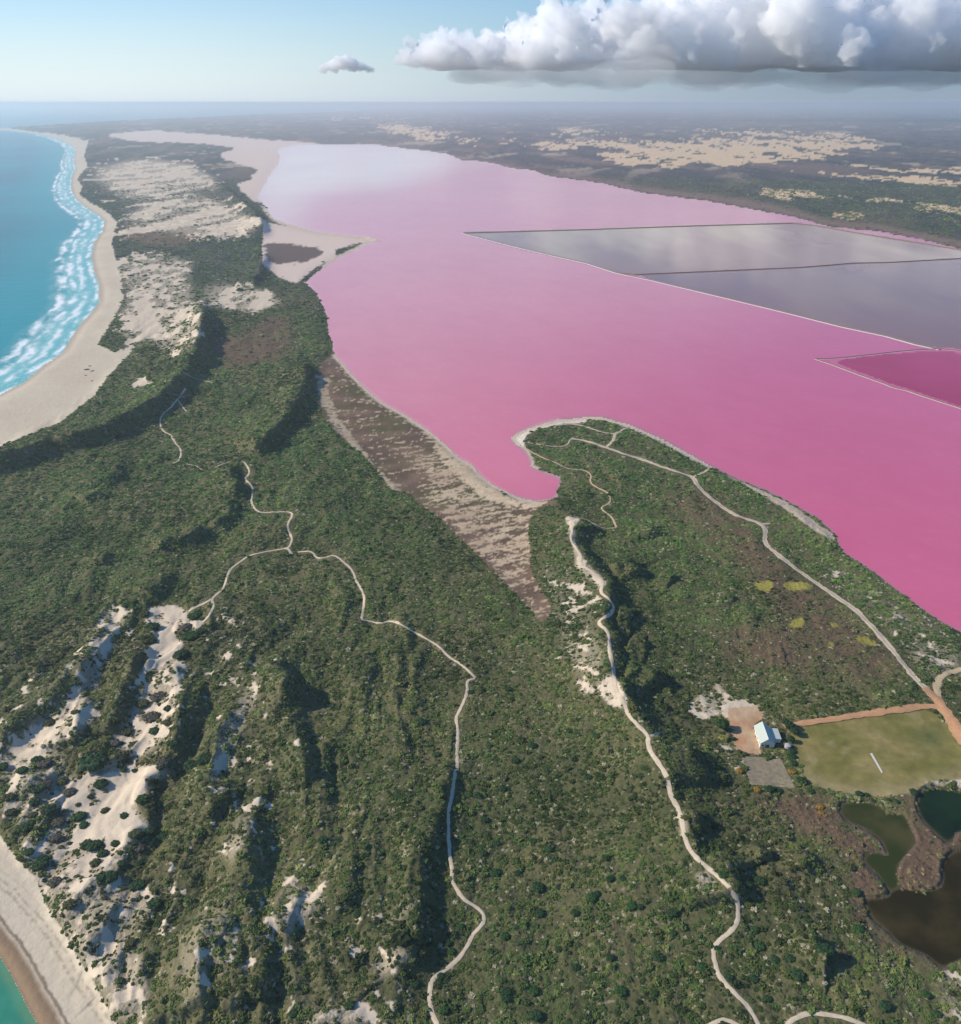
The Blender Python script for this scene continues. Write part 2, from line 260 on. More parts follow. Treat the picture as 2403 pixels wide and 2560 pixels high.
m_wet = fill(Z6([(0, 1640), (60, 1720), (130, 1840), (230, 1988), (330, 2180), (200, 2180), (160, 1988), (90, 1840), (0, 1700)]))
pond1 = Z5([(1440, 800), (1500, 770), (1600, 775), (1680, 800), (1800, 880), (1780, 960), (1700, 990), (1630, 1005), (1615, 1060), (1590, 1060), (1540, 1020), (1470, 950), (1430, 880)])
pond2 = Z5([(1028, 880), (1040, 855), (1120, 850), (1200, 852), (1280, 900), (1360, 912), (1385, 950), (1405, 1000), (1430, 1050), (1400, 1090), (1340, 1160), (1325, 1200), (1335, 1270), (1345, 1290), (1300, 1310), (1270, 1280), (1230, 1220), (1180, 1180), (1155, 1140), (1175, 1115), (1230, 1108), (1280, 1130), (1290, 1120), (1250, 1050), (1180, 990), (1060, 940)])
pond3 = Z5([(1150, 1345), (1200, 1350), (1290, 1340), (1300, 1310), (1345, 1292), (1480, 1310), (1560, 1290), (1570, 1240), (1560, 1180), (1600, 1115), (1700, 1090), (1800, 1150), (1800, 1400), (1760, 1600), (1700, 1660), (1660, 1660), (1560, 1710), (1480, 1640), (1350, 1590), (1260, 1500), (1200, 1450), (1170, 1390)])
m_p1 = fill(pond1); m_p2 = fill(pond2); m_p3 = fill(pond3); m_ponds = np.clip(m_p1 + m_p2 + m_p3, 0, 1)
# ---------------------------------------------------------------- routes: (outline, width in metres, kind)
ROUTES = [
    ('footpath', 'pale sandy path winding from the bottom edge up to the sharp left turn', 3.4, Z7([(745, 1650), (730, 1605), (700, 1540), (700, 1430), (720, 1390), (760, 1365), (830, 1310), (880, 1240), (895, 1190), (950, 1140), (955, 1100), (930, 1070), (860, 1030), (820, 970), (800, 930), (805, 890), (790, 820), (785, 720), (785, 620), (805, 520), (815, 450), (830, 400), (825, 330), (832, 240), (820, 180), (850, 120), (875, 60), (870, 0), (910, -5)])),
    ('footpath', 'thin sandy path crossing the central heath between two bends', 3.2, Z4([(912, 1672), (850, 1610), (780, 1570), (740, 1520), (650, 1470), (580, 1430), (545, 1410), (510, 1405), (470, 1420), (395, 1400), (380, 1400), (390, 1350), (395, 1290), (380, 1255), (355, 1220), (345, 1180), (310, 1140), (255, 1095), (215, 1110), (170, 1115), (150, 1080), (110, 1080), (85, 1085)])),
    ('footpath', 'sandy path from the white blowout curving up through green heath', 3.4, Z7B([(1180, 835), (1215, 800), (1250, 740), (1235, 700), (1260, 670), (1300, 640), (1315, 600), (1340, 520), (1420, 465), (1450, 440), (1600, 410), (1680, 400), (1700, 370), (1705, 340), (1680, 290), (1680, 250), (1705, 215), (1700, 190), (1640, 185), (1540, 195), (1490, 180), (1465, 130), (1470, 90), (1480, 40), (1420, -5), (1450, -25), (1458, -60), (1420, -105)])),
    ('footpath', 'short sandy spur meeting the blowout path at its top', 4.5, Z7B([(1100, 765), (1160, 735), (1215, 710), (1235, 695)])),
    ('footpath', 'short sandy fork at the three way path junction', 4.5, Z7B([(1665, 400), (1685, 400), (1700, 435)])),
    ('footpath', 'faint path piece left of the heath path bend', 2.2, Z3([(1075, 1035), (1040, 1045), (1005, 1062)])),
    ('footpath', 'faint curved path piece beyond the gap in the heath', 2.2, Z3([(945, 1075), (920, 1055), (870, 1045)])),
    ('footpath', 'narrow pale path twisting up the green slope behind the far beach', 3.6, Z3([(800, 1045), (840, 1030), (850, 980), (810, 940), (800, 910), (760, 895), (745, 850), (760, 810), (790, 790), (828, 745), (850, 720), (868, 692)])),
    ('footpath', 'short pale branch falling right from the slope path', 3.0, Z3([(828, 745), (850, 778), (870, 800)])),
    ('footpath', 'short pale streak of path high on the green slope', 3.0, Z3([(850, 615), (900, 645), (990, 665)])),
    ('footpath', 'long sandy ridge path running down beside the dark hollows', 4.2, Z6B([(385, 460), (345, 465), (360, 510), (350, 540), (375, 580), (395, 610), (385, 635), (430, 665), (465, 690), (480, 710), (465, 745), (500, 770), (525, 805), (500, 840), (450, 860), (490, 890), (505, 920), (500, 970), (515, 1030), (520, 1080), (525, 1130), (560, 1165)]) + Z5([(-60, 395), (0, 455), (50, 500), (38, 560), (100, 640), (140, 710), (160, 820), (205, 880), (220, 960), (240, 1060), (300, 1140), (390, 1220), (470, 1290), (500, 1350), (510, 1430), (490, 1490), (420, 1550), (380, 1590), (390, 1680), (420, 1760), (500, 1840), (560, 1900), (610, 1988), (640, 2060)])),
    ('footpath', 'small spur off the ridge path pointing right', 3.2, Z7([(1725, 265), (1750, 258), (1770, 245)])),
    ('dirt_track', 'pale vehicle track along the spine of the peninsula', 6.0, Z6B([(355, 150), (420, 160), (490, 185), (560, 210), (640, 235), (720, 265), (800, 290), (830, 305), (850, 340), (900, 385), (960, 430), (1010, 455), (1080, 475), (1100, 490), (1110, 520), (1100, 550), (1140, 590), (1220, 650), (1300, 710), (1400, 775), (1450, 810), (1520, 880), (1580, 950), (1640, 1020), (1690, 1085), (1740, 1135), (1765, 1165)])),
    ('dirt_track', 'branch track joining the peninsula track to the pink shore', 4.2, Z6B([(490, 185), (518, 158), (523, 132), (575, 104)])),
    ('dirt_track', 'curved track behind the white spit beach', 3.6, Z6B([(523, 132), (470, 125), (410, 103), (360, 92), (300, 98)])),
    ('dirt_track', 'short link from the peninsula track to the shore corner', 3.6, Z6B([(828, 298), (880, 275), (888, 262)])),
    ('dirt_track', 'short side stub on the peninsula track near its bend', 3.6, Z6B([(1085, 482), (1125, 480)])),
    ('footpath', 'thin path round the tip of the peninsula', 2.4, Z6B([(185, 165), (240, 175), (330, 185), (355, 150)])),
    ('footpath', 'thin sandy path following the cove edge and looping inland', 3.0, Z6B([(180, 190), (240, 225), (290, 240), (340, 270), (400, 270), (435, 290), (425, 320), (450, 340), (500, 360), (510, 400), (470, 415), (475, 430), (510, 450), (530, 495)])),
    ('footpath', 'faint path linking the ridge path to the cove path', 1.6, Z6B([(530, 495), (480, 500), (440, 480), (410, 462), (385, 460)])),
    ('dirt_road', 'orange dirt road along the far side of the sports field', 6.5, Z5([(740, 445), (1000, 412), (1150, 390), (1300, 368), (1420, 345), (1500, 345), (1545, 350)])),
    ('dirt_road', 'wider orange dirt road leaving at the right edge', 9.0, Z5([(1470, 250), (1530, 300), (1560, 340), (1600, 400), (1640, 470), (1700, 560), (1800, 700)])),
    ('dirt_road', 'looping tan road bending to the right edge', 5.5, Z5([(1545, 310), (1528, 230), (1570, 180), (1663, 150), (1800, 130)])),
    ('footpath', 'pale path arc at the bottom right edge', 4.0, Z5([(750, 2040), (770, 1988), (800, 1960), (880, 1930), (960, 1940), (1020, 1950), (1100, 1970), (1180, 2010)])),
    ('footpath', 'pale path loop cut by the bottom edge', 3.4, Z5([(340, 2020), (380, 1980), (440, 1962), (500, 1990), (540, 2030)])),
]
m_route = np.zeros((RH, RW), np.float32)
def stroke(pts, wpx):
    for (x0, y0), (x1, y1) in zip([p[:2] for p in pts], [p[:2] for p in pts[1:]]):
        n = max(2, int(math.hypot(x1 - x0, y1 - y0) / 2)); r = max(1, int(round(wpx / RS)))
        for t in np.linspace(0, 1, n):
            i = int((x0 + (x1 - x0) * t - RX0) / RS); j = int((y0 + (y1 - y0) * t - RY0) / RS)
            if 4 < i < RW - 4 and 4 < j < RH - 4: m_route[max(0, j - r):j + r + 1, max(0, i - r):i + r + 1] = 1
for _, _, w, p in ROUTES:
    ym = np.mean([q[1] for q in p]); stroke(p, (w * .5 + .7) * (ym - HORIZ) / 800)
# ---------------------------------------------------------------- terrain grid
ys = np.concatenate([np.array([258.2, 258.9, 259.8, 260.8, 262]), np.arange(264, 330, 2.0), np.arange(330, 2760, 3.1)])
NR = len(ys); NC = 1000
_, rowY = unproject(np.full(NR, W0 / 2), ys)      # forward distance of each row
edge = unproject(np.full(NR, W0), ys)[0]
uu = np.linspace(-1.42, 1.42, NC)
GX = uu[None, :] * edge[:, None]; GY = np.repeat(rowY[:, None], NC, 1)
PX0, PY0 = project(GX, GY, 0 * GX)
land = sample(m_land, PX0, PY0)
inner = sample(blur(m_land - m_ponds * .0, 26, 14), PX0, PY0)
inner = smooth(.55, .98, inner)
flat = sample(blur(np.clip(m_field + m_yard + m_court + m_ponds + m_marsh + m_beach + m_beach2 * 1.0 + m_salt, 0, 1), 14), PX0, PY0)
hum = (1 - flat) * inner * (1 - .45 * smooth(.3, .8, sample(m_sand, PX0, PY0)))
Z = 0.5 + 1.8 * inner
dist = np.sqrt(GX ** 2 + GY ** 2)
# gentle dune relief, elongated along the coast
nearm = smooth(9000, 2500, dist)
rr = fbm(GX + 22 * fbm(GX, GY, 90, 2, 8), GY, 40, 4, 1, ax=3.6, rot=.06)
rr = 1 - np.abs(rr) * 2.2
ridgy = .35 + 1.25 * smooth(1090, 1000, PX0) * smooth(1380, 1560, PY0) + .5 * smooth(1100, 900, PX0) * smooth(1500, 1300, PY0) * smooth(700, 900, PY0)
Z += hum * nearm * (2.9 * ridgy * rr + 3.0 * fbm(GX, GY, 120, 4, 2, ax=2.0, rot=.15) + 1.5 * fbm(GX, GY, 17, 3, 3, ax=1.5))
Z += hum * smooth(4500, 12000, dist) * 14 * (0.5 + .5 * fbm(GX, GY, 2600, 4, 4))
def add_ridge(pts, H, wl, wr, p=1.0, rough=.35):
    """long dune: gentle flank towards the sun (left), steep slip face on the right"""
    global Z
    px = np.array([q[0] for q in pts]); py = np.array([q[1] for q in pts])
    wx, wy = unproject(px, py, H * .8)
    m = 3 * max(wl, wr)
    sel = (GX > wx.min() - m) & (GX < wx.max() + m) & (GY > wy.min() - m) & (GY < wy.max() + m)
    X = GX[sel]; Y = GY[sel]
    X = X + rough * wr * 1.2 * fbm(X, Y, wr * 2.2, 3, 6)
    nl_ = (py.mean() > 1560) and (px.mean() < 1060); H = H * (.86 if nl_ else 1.08); rough = .18 if nl_ else rough; wr = wr * (1.12 if nl_ else 1)
    best = np.full(X.shape, 1e9); sd = np.zeros_like(best); tt = np.zeros_like(best)
    nseg = len(pts) - 1
    for i in range(nseg):
        ax_, ay_, bx_, by_ = wx[i], wy[i], wx[i + 1], wy[i + 1]
        dx, dy = bx_ - ax_, by_ - ay_; LL = dx * dx + dy * dy + 1e-9
        t = np.clip(((X - ax_) * dx + (Y - ay_) * dy) / LL, 0, 1)
        ex_, ey_ = X - ax_ - t * dx, Y - ay_ - t * dy
        d = np.hypot(ex_, ey_); cr = dx * ey_ - dy * ex_
        up_ = 1 if dy >= 0 else -1
        s = np.sign(-cr * up_)             # + on the right hand side in plan when looking away
        k = d < best
        best[k] = d[k]; sd[k] = (s * d)[k]; tt[k] = ((i + t) / nseg)[k]
    taper = smooth(0, .12, tt) * smooth(1, .88, tt) * .75 + .25
    a = np.where(sd < 0, -sd / wl, sd / wr)
    h = np.exp(-(a ** 1.5) * 1.6)
    hh = H * h * taper * (1 + rough * fbm(X, Y, wr * 1.6, 3, 5))
    fade = inner[sel] * np.clip(1 - sample(m_route * 0, X, Y) , 0, 1)
    Z[sel] = Z[sel] + hh * fade
R = add_ridge
R(DD([(-200, 950), (0, 895), (100, 862), (200, 838), (290, 790), (340, 748), (380, 690), (392, 640), (398, 580)]), 17, 45, 17)
R(Z3([(1425, 560), (1415, 650), (1395, 740), (1340, 830), (1290, 900), (1210, 960), (1130, 975)]), 14, 50, 16)
R(Z3([(1240, 60), (1215, 150), (1180, 200)]), 12, 40, 18)
R(Z1A([(1270, 590), (1380, 690), (1480, 760), (1525, 830), (1530, 900)]), 16, 60, 20)
R(Z3([(925, 300), (945, 360), (955, 430), (940, 520), (925, 580)]), 7, 45, 20)
R(Z3([(560, 1060), (520, 1120), (440, 1160)]), 6, 35, 12)
R(Z3([(1060, 1050), (1090, 1130), (1110, 1210)]), 8, 32, 12)
R(Z6([(1190, 420), (1230, 560), (1240, 700), (1290, 860), (1310, 1000)]), 9, 30, 10)
R(Z6([(700, 70), (690, 120), (620, 160)]), 7, 30, 11)
R(Z7B([(1180, 270), (1090, 350), (900, 400)]), 9, 30, 12)
R(Z7B([(600, 90), (480, 130)]), 7, 30, 11)
R(Z7B([(1340, 120), (1330, 220), (1230, 280)]), 6, 24, 10)
R(Z7B([(620, 430), (600, 500)]), 5, 24, 9)
R(Z7([(790, 340), (770, 480), (735, 620), (700, 740), (655, 860), (650, 960), (660, 1080), (640, 1200), (600, 1300), (500, 1380)]), 9, 26, 8)
R(Z7([(200, 300), (215, 450), (205, 600)]), 6, 22, 7)
R(Z7([(400, 780), (340, 870), (320, 960), (310, 1100)]), 7, 20, 8)
R(Z7([(60, 20), (20, 120)]), 7, 20, 9)
R(Z7([(120, 1000), (80, 1080), (20, 1220)]), 6, 18, 8)
R(Z6([(360, 590), (345, 700), (320, 800)]), 10, 26, 10)
R(Z6([(620, 380), (560, 520), (490, 640), (460, 760)]), 10, 22, 9)
R(Z6([(480, 260), (400, 400), (330, 520), (220, 640)]), 6, 20, 8)
R(Z6([(760, 440), (760, 600), (770, 760), (760, 860)]), 7, 16, 8)
R(Z6([(250, 620), (120, 710), (0, 800)]), 8, 30, 9)
R(Z6([(860, 540), (830, 700), (760, 850), (700, 960)]), 6, 20, 8)
R(Z6([(1000, 640), (940, 800), (900, 960), (880, 1080)]), 7, 20, 8)
R(Z6([(1000, 960), (930, 1080), (900, 1140)]), 7, 20, 8)
R(Z6([(1100, 1080), (1060, 1260), (1080, 1400), (1000, 1560)]), 9, 24, 10)
R(Z6([(900, 1560), (890, 1700), (860, 1840), (870, 1960)]), 9, 24, 11)
R(Z6([(1080, 1500), (1070, 1640), (1100, 1800), (1130, 1900)]), 9, 24, 11)
R(Z6([(640, 940), (640, 1100), (560, 1240)]), 4, 18, 8)
R(Z6([(420, 1380), (340, 1480), (300, 1560)]), 4, 12, 6)
R(Z6([(520, 1480), (440, 1600), (370, 1720)]), 5, 12, 6)
R(Z6([(560, 1640), (500, 1760), (430, 1840)]), 5, 12, 6)
R(Z6([(640, 1700), (580, 1860), (540, 1960)]), 5, 12, 6)
R(Z6([(400, 820), (460, 830), (500, 880)]), 7, 16, 8)
R(Z6([(100, 900), (150, 960), (120, 1020)]), 4, 14, 7)
# the high ridge carrying the long path, and the knolls to its right
R(Z6B([(330, 420), (355, 470), (360, 560), (395, 620), (450, 680), (490, 720), (500, 790), (480, 860), (490, 920), (500, 1000), (515, 1100), (560, 1180)]) + Z5([(0, 430), (60, 540), (120, 640), (170, 760), (210, 880)]), 12, 42, 18, rough=.22)
R(Z5([(210, 880), (300, 1120), (440, 1250), (500, 1360)]), 8, 40, 14)
for pts, H in [([(590, 490), (640, 500), (680, 530)], 11), ([(510, 660), (570, 650), (620, 680)], 13), ([(700, 680), (760, 700)], 7), ([(540, 840), (600, 850)], 11), ([(580, 950), (640, 960)], 8),
               ([(560, 1060), (640, 1070), (700, 1100)], 15), ([(400, 490), (440, 520)], 9), ([(940, 770), (1000, 790)], 3), ([(1110, 985), (1180, 990)], 3), ([(520, 310), (570, 305)], 7), ([(1040, 850), (1080, 860)], 2)]:
    R(Z6B(pts), H * .62, 30, 15)
R(Z5([(230, 560), (270, 680), (330, 760)]), 8, 26, 14)
R(Z5([(560, 1080), (640, 1160)]), 6, 26, 10)
R(Z5([(900, 1540), (930, 1640), (980, 1660)]), 7, 18, 9)
R(Z5([(820, 1100), (860, 1220)]), 5, 20, 9)
Z = np.maximum(Z, .35)
PX, PY = project(GX, GY, Z)
def smp(m): return sample(m, PX, PY)
# ponds sit in small hollows
pnd = sample(blur(m_ponds, 8), PX0, PY0)
Z = Z * (1 - smooth(.1, .45, pnd)) + 1.2 * smooth(.1, .45, pnd)
def gridz(X, Y):
    X = np.asarray(X, float); Y = np.asarray(Y, float)
    r = np.interp(-Y, -rowY, np.arange(NR)); e = np.interp(-Y, -rowY, edge)
    c = (X / e / 1.42 + 1) / 2 * (NC - 1)
    r = np.clip(r, 0, NR - 1.001); c = np.clip(c, 0, NC - 1.001); i = r.astype(int); j = c.astype(int); fr = r - i; fc = c - j
    return (Z[i, j] * (1 - fc) + Z[i, j + 1] * fc) * (1 - fr) + (Z[i + 1, j] * (1 - fc) + Z[i + 1, j + 1] * fc) * fr
def drape(x, y):
    x = np.asarray(x, float); z = np.zeros(x.shape); got = np.zeros(x.shape, bool)
    for zz in np.arange(36, -.3, -.3):
        X, Y = unproject(x, y, zz); hit = (~got) & (gridz(X, Y) >= zz); z[hit] = zz; got |= hit
    X, Y = unproject(x, y, z)
    return X, Y, gridz(X, Y)
# ---------------------------------------------------------------- surface colours (albedo only)
n_f = fbm(GX, GY, 3.2, 2, 11); n_m = fbm(GX, GY, 14, 4, 12); n_l = fbm(GX, GY, 90, 4, 13); n_xl = fbm(GX, GY, 420, 3, 14)
n_ns = fbm(GX, GY, 26, 5, 15, ax=2.6, rot=.1, gain=.62)
n_far = fbm(GX, GY, 80, 6, 19, ax=4, gain=.62)
SANDC = np.array([.60, .49, .36]); SANDW = np.array([.66, .57, .45])
s_raw = smp(m_sand)
n_n2 = fbm(GX, GY, 62, 6, 16, ax=3.4, rot=-.15, gain=.66); n_n3 = fbm(GX, GY, 9, 4, 17, ax=1.6, rot=.5, gain=.62)
nsand = np.where(dist > 1300, -.07, 0) + np.where((dist > 1300) & (dist < 3000), n_n2 * .8 + n_ns * 1.25 + fbm(GX, GY, 150, 4, 18, ax=2.6, rot=-.2) * .9, np.where(dist >= 3000, n_n2 * 1.3 + fbm(GX, GY, 150, 4, 18, ax=2.6, rot=-.2) * 1.5 + n_ns * .4, n_ns * .65 + n_n3 * 1.05))
sandm = smooth(.47, .55, s_raw + nsand * 1.05)
sandm = np.where(s_raw < .05, 0, sandm)
veg = 1 - sandm
tone = n_l * .6 + n_m * .4
heath = mix([.072, .080, .032], [.155, .132, .064], smooth(-.5, .6, tone))
heath = mix(heath, [.36, .31, .20], .7 * smooth(.15, .7, n_f + .5 * n_m))
farveg = mix([.016, .034, .032], [.070, .072, .052], smooth(-.35, .45, n_far))
farveg = mix(farveg, [.13, .09, .07], .6 * smooth(.1, .7, n_xl))
fz = smooth(1300, 2600, dist)
veg_c = mix(heath, [0, 0, 0], fz) + farveg * fz[..., None]
brn = smp(m_brown)
n_f3 = fbm(GX, GY, 260, 6, 92, ax=6, rot=.2, gain=.62); pl_ = smooth(4200, 6500, dist)
veg_c = mix(veg_c, [.17, .115, .085], pl_ * .8 * smooth(-.05, .25, n_f3))
veg_c = mix(veg_c, [.45, .36, .25], pl_ * .65 * smooth(.20, .32, fbm(GX, GY, 420, 6, 93, ax=4, rot=-.3, gain=.62)))
veg_c = mix(veg_c, mix([.135, .088, .055], [.115, .115, .045], smooth(-.1, .5, n_l + .5 * n_m)), np.clip(brn * 1.25, 0, 1))
sfar = smp(m_sfar)
n_f2 = fbm(GX, GY, 150, 6, 91, ax=6, rot=-.2, gain=.62)
sf = smooth(.42, .50, sfar * .68 + (n_f2 * 1.15 + fbm(GX, GY, 60, 5, 96, ax=5, rot=.25) * .7 + 0 * n_f2 * 1.0 + fbm(GX, GY, 480, 4, 95, ax=5) * .8) * (sfar > .03))
veg_c = mix(veg_c, SANDC * .72, .75 * smooth(.08, .5, s_raw))
col = veg_c * (1 - sandm[..., None]) + (SANDC * (1 + .06 * n_m[..., None])) * sandm[..., None]
col = mix(col, [.64, .46, .26], sf)
# the far right-hand plain: thin pale streaks between dark bush
plain = smooth(1250, 1500, PX) * smooth(620, 560, PY) * smooth(262, 275, PY)
# marsh by the lagoon
m_lagL = m_lagoon.copy(); m_lagL[:, int((1402 - RX0) / RS):] = 0; m_lagL[:int((880 - RY0) / RS)] = 0
mm = smp(np.clip(fill(marsh_poly) + m_lagL, 0, 1))
st = fbm(GX + 10 * n_m, GY + 6 * n_m, 36, 5, 21, ax=.24, rot=.42, gain=.66); st2 = fbm(GX, GY, 8, 4, 23, ax=.5, rot=-.5, gain=.6)
mz = mix([.125, .080, .055], [.10, .088, .040], smooth(-.3, .5, fbm(GX, GY, 90, 3, 22)))
mz = mix(mz, [.54, .41, .27], .9 * smooth(.08, .30, st * 1.1 + st2 * .7 + .36 * (smp(m_marsh_mid) - .35)))
mz = mix(mz, [.44, .36, .24], .9 * smooth(.40, .62, smp(m_marsh_left) * .68 + st * .6 + st2 * .7))
mz = mix(mz, [.60, .46, .30] , .95 * smooth(.40, .58, smp(m_marsh_shore) * .72 + st * .6 + st2 * .5))
mz = mix(mz, [.30, .20, .135], .35 * smooth(-.2, .4, fbm(GX, GY, 50, 4, 103, ax=.8)))
mz = mz * (1 + .2 * n_f[..., None] + .2 * n_m[..., None])
mmk = smooth(.35, .65, mm + .3 * st2 + .2 * n_m); col = col * (1 - mmk[..., None]) + mz * mmk[..., None]; veg = veg * (1 - mmk)
m_lagS = m_lagoon.copy(); m_lagS[int((700 - RY0) / RS):] = 0; m_lagS[:, int((1000 - RX0) / RS):] = 0; m_lagS[:int((380 - RY0) / RS)] = 0
sl = smooth(.4, .6, np.maximum(smp(m_salt), smp(m_lagS)) + fbm(GX, GY, 90, 5, 94, ax=4) * .4); col = mix(col, [.64, .50, .41], sl); veg *= 1 - sl
col = mix(col, [.12, .085, .07], smooth(.4, .6, smp(blur(m_marshb, 8, 4)) + fbm(GX, GY, 40, 5, 97, ax=2.5) * .9) * smooth(.02, .2, smp(m_marshb))); 
sr = smp(m_shoreR); col = mix(col, [.20, .14, .10], sr * .85); veg *= 1 - sr
for m_, c_ in ((m_bankE, [.58, .45, .32]), (m_spit, [.66, .57, .47]), (m_shoreP, [.6, .5, .42])):
    t = smooth(.3, .6, smp(m_)); col = mix(col, c_, t); veg *= 1 - t
t = smooth(.25, .6, smp(blur(m_yg, 4)) + .25 * n_m); col = mix(col, [.30, .26, .055], t * .95); veg *= 1 - t
# beaches
bch = smooth(.45, .55, smp(np.clip(m_beach + m_beach2 + m_ocean + m_ocean2, 0, 1)) * (PY > 318))
bc = mix([.58, .49, .36], [.54, .44, .32], smooth(-.4, .6, n_l))
bc = bc * (1 + .05 * n_m[..., None])
col = col * (1 - bch[..., None]) + bc * bch[..., None]
# near beach: wrack lines and the wet dark edge, following the waterline
def dist_line(pts, X, Y, z=0):
    wx, wy = unproject([p[0] for p in pts], [p[1] for p in pts], z); b = np.full(X.shape, 1e9)
    for i in range(len(pts) - 1):
        dx, dy = wx[i + 1] - wx[i], wy[i + 1] - wy[i]
        t = np.clip(((X - wx[i]) * dx + (Y - wy[i]) * dy) / (dx * dx + dy * dy + 1e-9), 0, 1)
        b = np.minimum(b, np.hypot(X - wx[i] - t * dx, Y - wy[i] - t * dy))
    return b
sel = smp(m_beach2) > .3
dn = np.full(GX.shape, 1e3); dn[sel] = dist_line(coast_near, GX[sel], GY[sel])
col = mix(col, [.25, .17, .105], sel * smooth(9.5, 6, dn + 1.2 * n_m))
col = mix(col, [.16, .11, .07], sel * .8 * smooth(1.1, .4, np.abs(dn - 9.5 + 1.0 * n_m + .5 * n_f)))
for d0, w, k in ((19.5, .8, .5), (22.5, .6, .5), (26, .5, .22)):
    col = mix(col, [.24, .18, .12], sel * k * smooth(w + .4, w * .3, np.abs(dn - d0 + 1.0 * n_m)) * smooth(-.35, .25, n_f))
self_ = smp(m_beach) > .3
df = np.full(GX.shape, 1e3); df[self_] = dist_line(coast_far[9:], GX[self_], GY[self_])
col = mix(col, [.38, .30, .24], self_ * .6 * smooth(14, 4, df))
veg *= 1 - bch
# field, yard, pond rims
fld = smooth(.38, .62, smp(blur(m_field, 3)) + .16 * n_m + .1 * n_f); fn = fbm(GX, GY, 22, 4, 31); fd = sample(blur(m_field, 40), PX, PY)
fc = mix([.150, .142, .036], [.25, .20, .072], smooth(-.45, .6, fn + .1))
fc = mix(fc, [.30, .24, .12], .8 * smooth(.9, .55, fd + .15 * fn) * smooth(1880, 1980, PY))
fc = mix(fc, [.085, .11, .03], .8 * np.exp(-(((PX - Z5([(1500, 500)])[0][0]) / 45) ** 2 + ((PY - Z5([(1500, 500)])[0][1]) / 28) ** 2)))
pq = Z5([(1225, 640)])[0]; fc = mix(fc, [.30, .24, .10], .55 * np.exp(-(((PX - pq[0]) / 60) ** 2 + ((PY - pq[1]) / 34) ** 2)) * smooth(-.5, .4, n_m))
fc = fc * (1 + .30 * fbm(GX, GY, 7, 4, 98)[..., None]); fc = mix(fc, [.33, .27, .14], .5 * smooth(.25, .5, fbm(GX, GY, 16, 4, 99)))
col = col * (1 - fld[..., None]) + fc * fld[..., None]; veg *= 1 - fld
yd = smooth(.4, .6, smp(m_yard)); yc = mix([.45, .24, .13], [.50, .36, .22], smooth(-.4, .5, fbm(GX, GY, 12, 3, 33) + smooth(1790, 1765, PY)))
col = col * (1 - yd[..., None]) + yc * yd[..., None]; veg *= 1 - yd
veg *= 1 - smooth(.2, .5, smp(m_court)); veg *= 1 - smooth(.15, .5, smp(blur(m_ponds, 2)))
rim = np.clip(smp(blur(m_ponds, 10)) * 2.2, 0, 1); col = mix(col, [.10, .075, .055], rim * .8); veg *= 1 - rim * .8
veg *= 1 - smp(m_route)
# narrow bare shores round the lagoon
ok_ = ((PX0 > 660) & (PX0 < 990) & (PY0 > 530) & (PY0 < 668)) | ((PX0 > 830) & (PX0 < 1345) & (PY0 > 885) & (PY0 < 1290)) | ((PX0 > 1262) & (PX0 < 1790) & (PY0 < 1172) & (PY0 > 1030))
shm = smooth(.06, .24, smp(blur(m_lagoon, 6))) * ok_
col = mix(col, [.58, .46, .33], shm); veg *= 1 - shm
veg *= 1 - smooth(.05, .3, mm)
veg = np.clip(veg, 0, 1) * (1 - np.clip(brn, 0, 1) * .85) * (1 - .5 * smooth(.12, .5, s_raw))
col = np.clip(col, .01, .9)
# ---------------------------------------------------------------- materials
def mat(name, color=(.5, .5, .5), rough=.9, attr=None, noise=None, bump=None, spec=.2, inst=False, metallic=0, mottle=None):
    m = bpy.data.materials.new(name); m.use_nodes = True; t = m.node_tree; b = t.nodes['Principled BSDF']
    b.inputs['Roughness'].default_value = rough; b.inputs['Specular IOR Level'].default_value = spec; b.inputs['Metallic'].default_value = metallic
    if attr:
        a = N(t, 'ShaderNodeAttribute', attribute_name=attr)
        if inst: a.attribute_type = 'INSTANCER'
        src = a.outputs['Color']
    else:
        r = N(t, 'ShaderNodeRGB'); r.outputs[0].default_value = (*color, 1); src = r.outputs[0]
    g = N(t, 'ShaderNodeNewGeometry')
    if noise:
        sc, amt = noise
        n = N(t, 'ShaderNodeTexNoise'); n.inputs['Scale'].default_value = sc; n.inputs['Detail'].default_value = 5; n.inputs['Roughness'].default_value = .65
        L(t, g.outputs['Position'], n.inputs['Vector'])
        q = N(t, 'ShaderNodeMapRange'); L(t, n.outputs[0], q.inputs[0]); q.inputs[1].default_value = .25; q.inputs[2].default_value = .75
        q.inputs[3].default_value = 1 - amt; q.inputs[4].default_value = 1 + amt
        v = N(t, 'ShaderNodeVectorMath', operation='SCALE'); L(t, src, v.inputs[0]); L(t, q.outputs[0], v.inputs[3]); src = v.outputs[0]
    L(t, src, b.inputs['Base Color'])
    if bump:
        sc, dst, st_ = bump
        n = N(t, 'ShaderNodeTexNoise'); n.inputs['Scale'].default_value = sc; n.inputs['Detail'].default_value = 4
        L(t, g.outputs['Position'], n.inputs['Vector'])
        bp = N(t, 'ShaderNodeBump'); bp.inputs['Distance'].default_value = dst; bp.inputs['Strength'].default_value = st_
        L(t, n.outputs[0], bp.inputs['Height']); L(t, bp.outputs[0], b.inputs['Normal'])
    return m
M_ground = mat('ground_cover', attr='tint', noise=(.55, .28), bump=(.35, 1.6, .8), spec=.1)
M_sand = mat('dune_sand', attr='tint', noise=(.3, .06), bump=(.22, .9, .6), spec=.1)
M_farland = mat('far_land', attr='tint', noise=(.02, .22), bump=(.03, 12, .7), spec=.05)
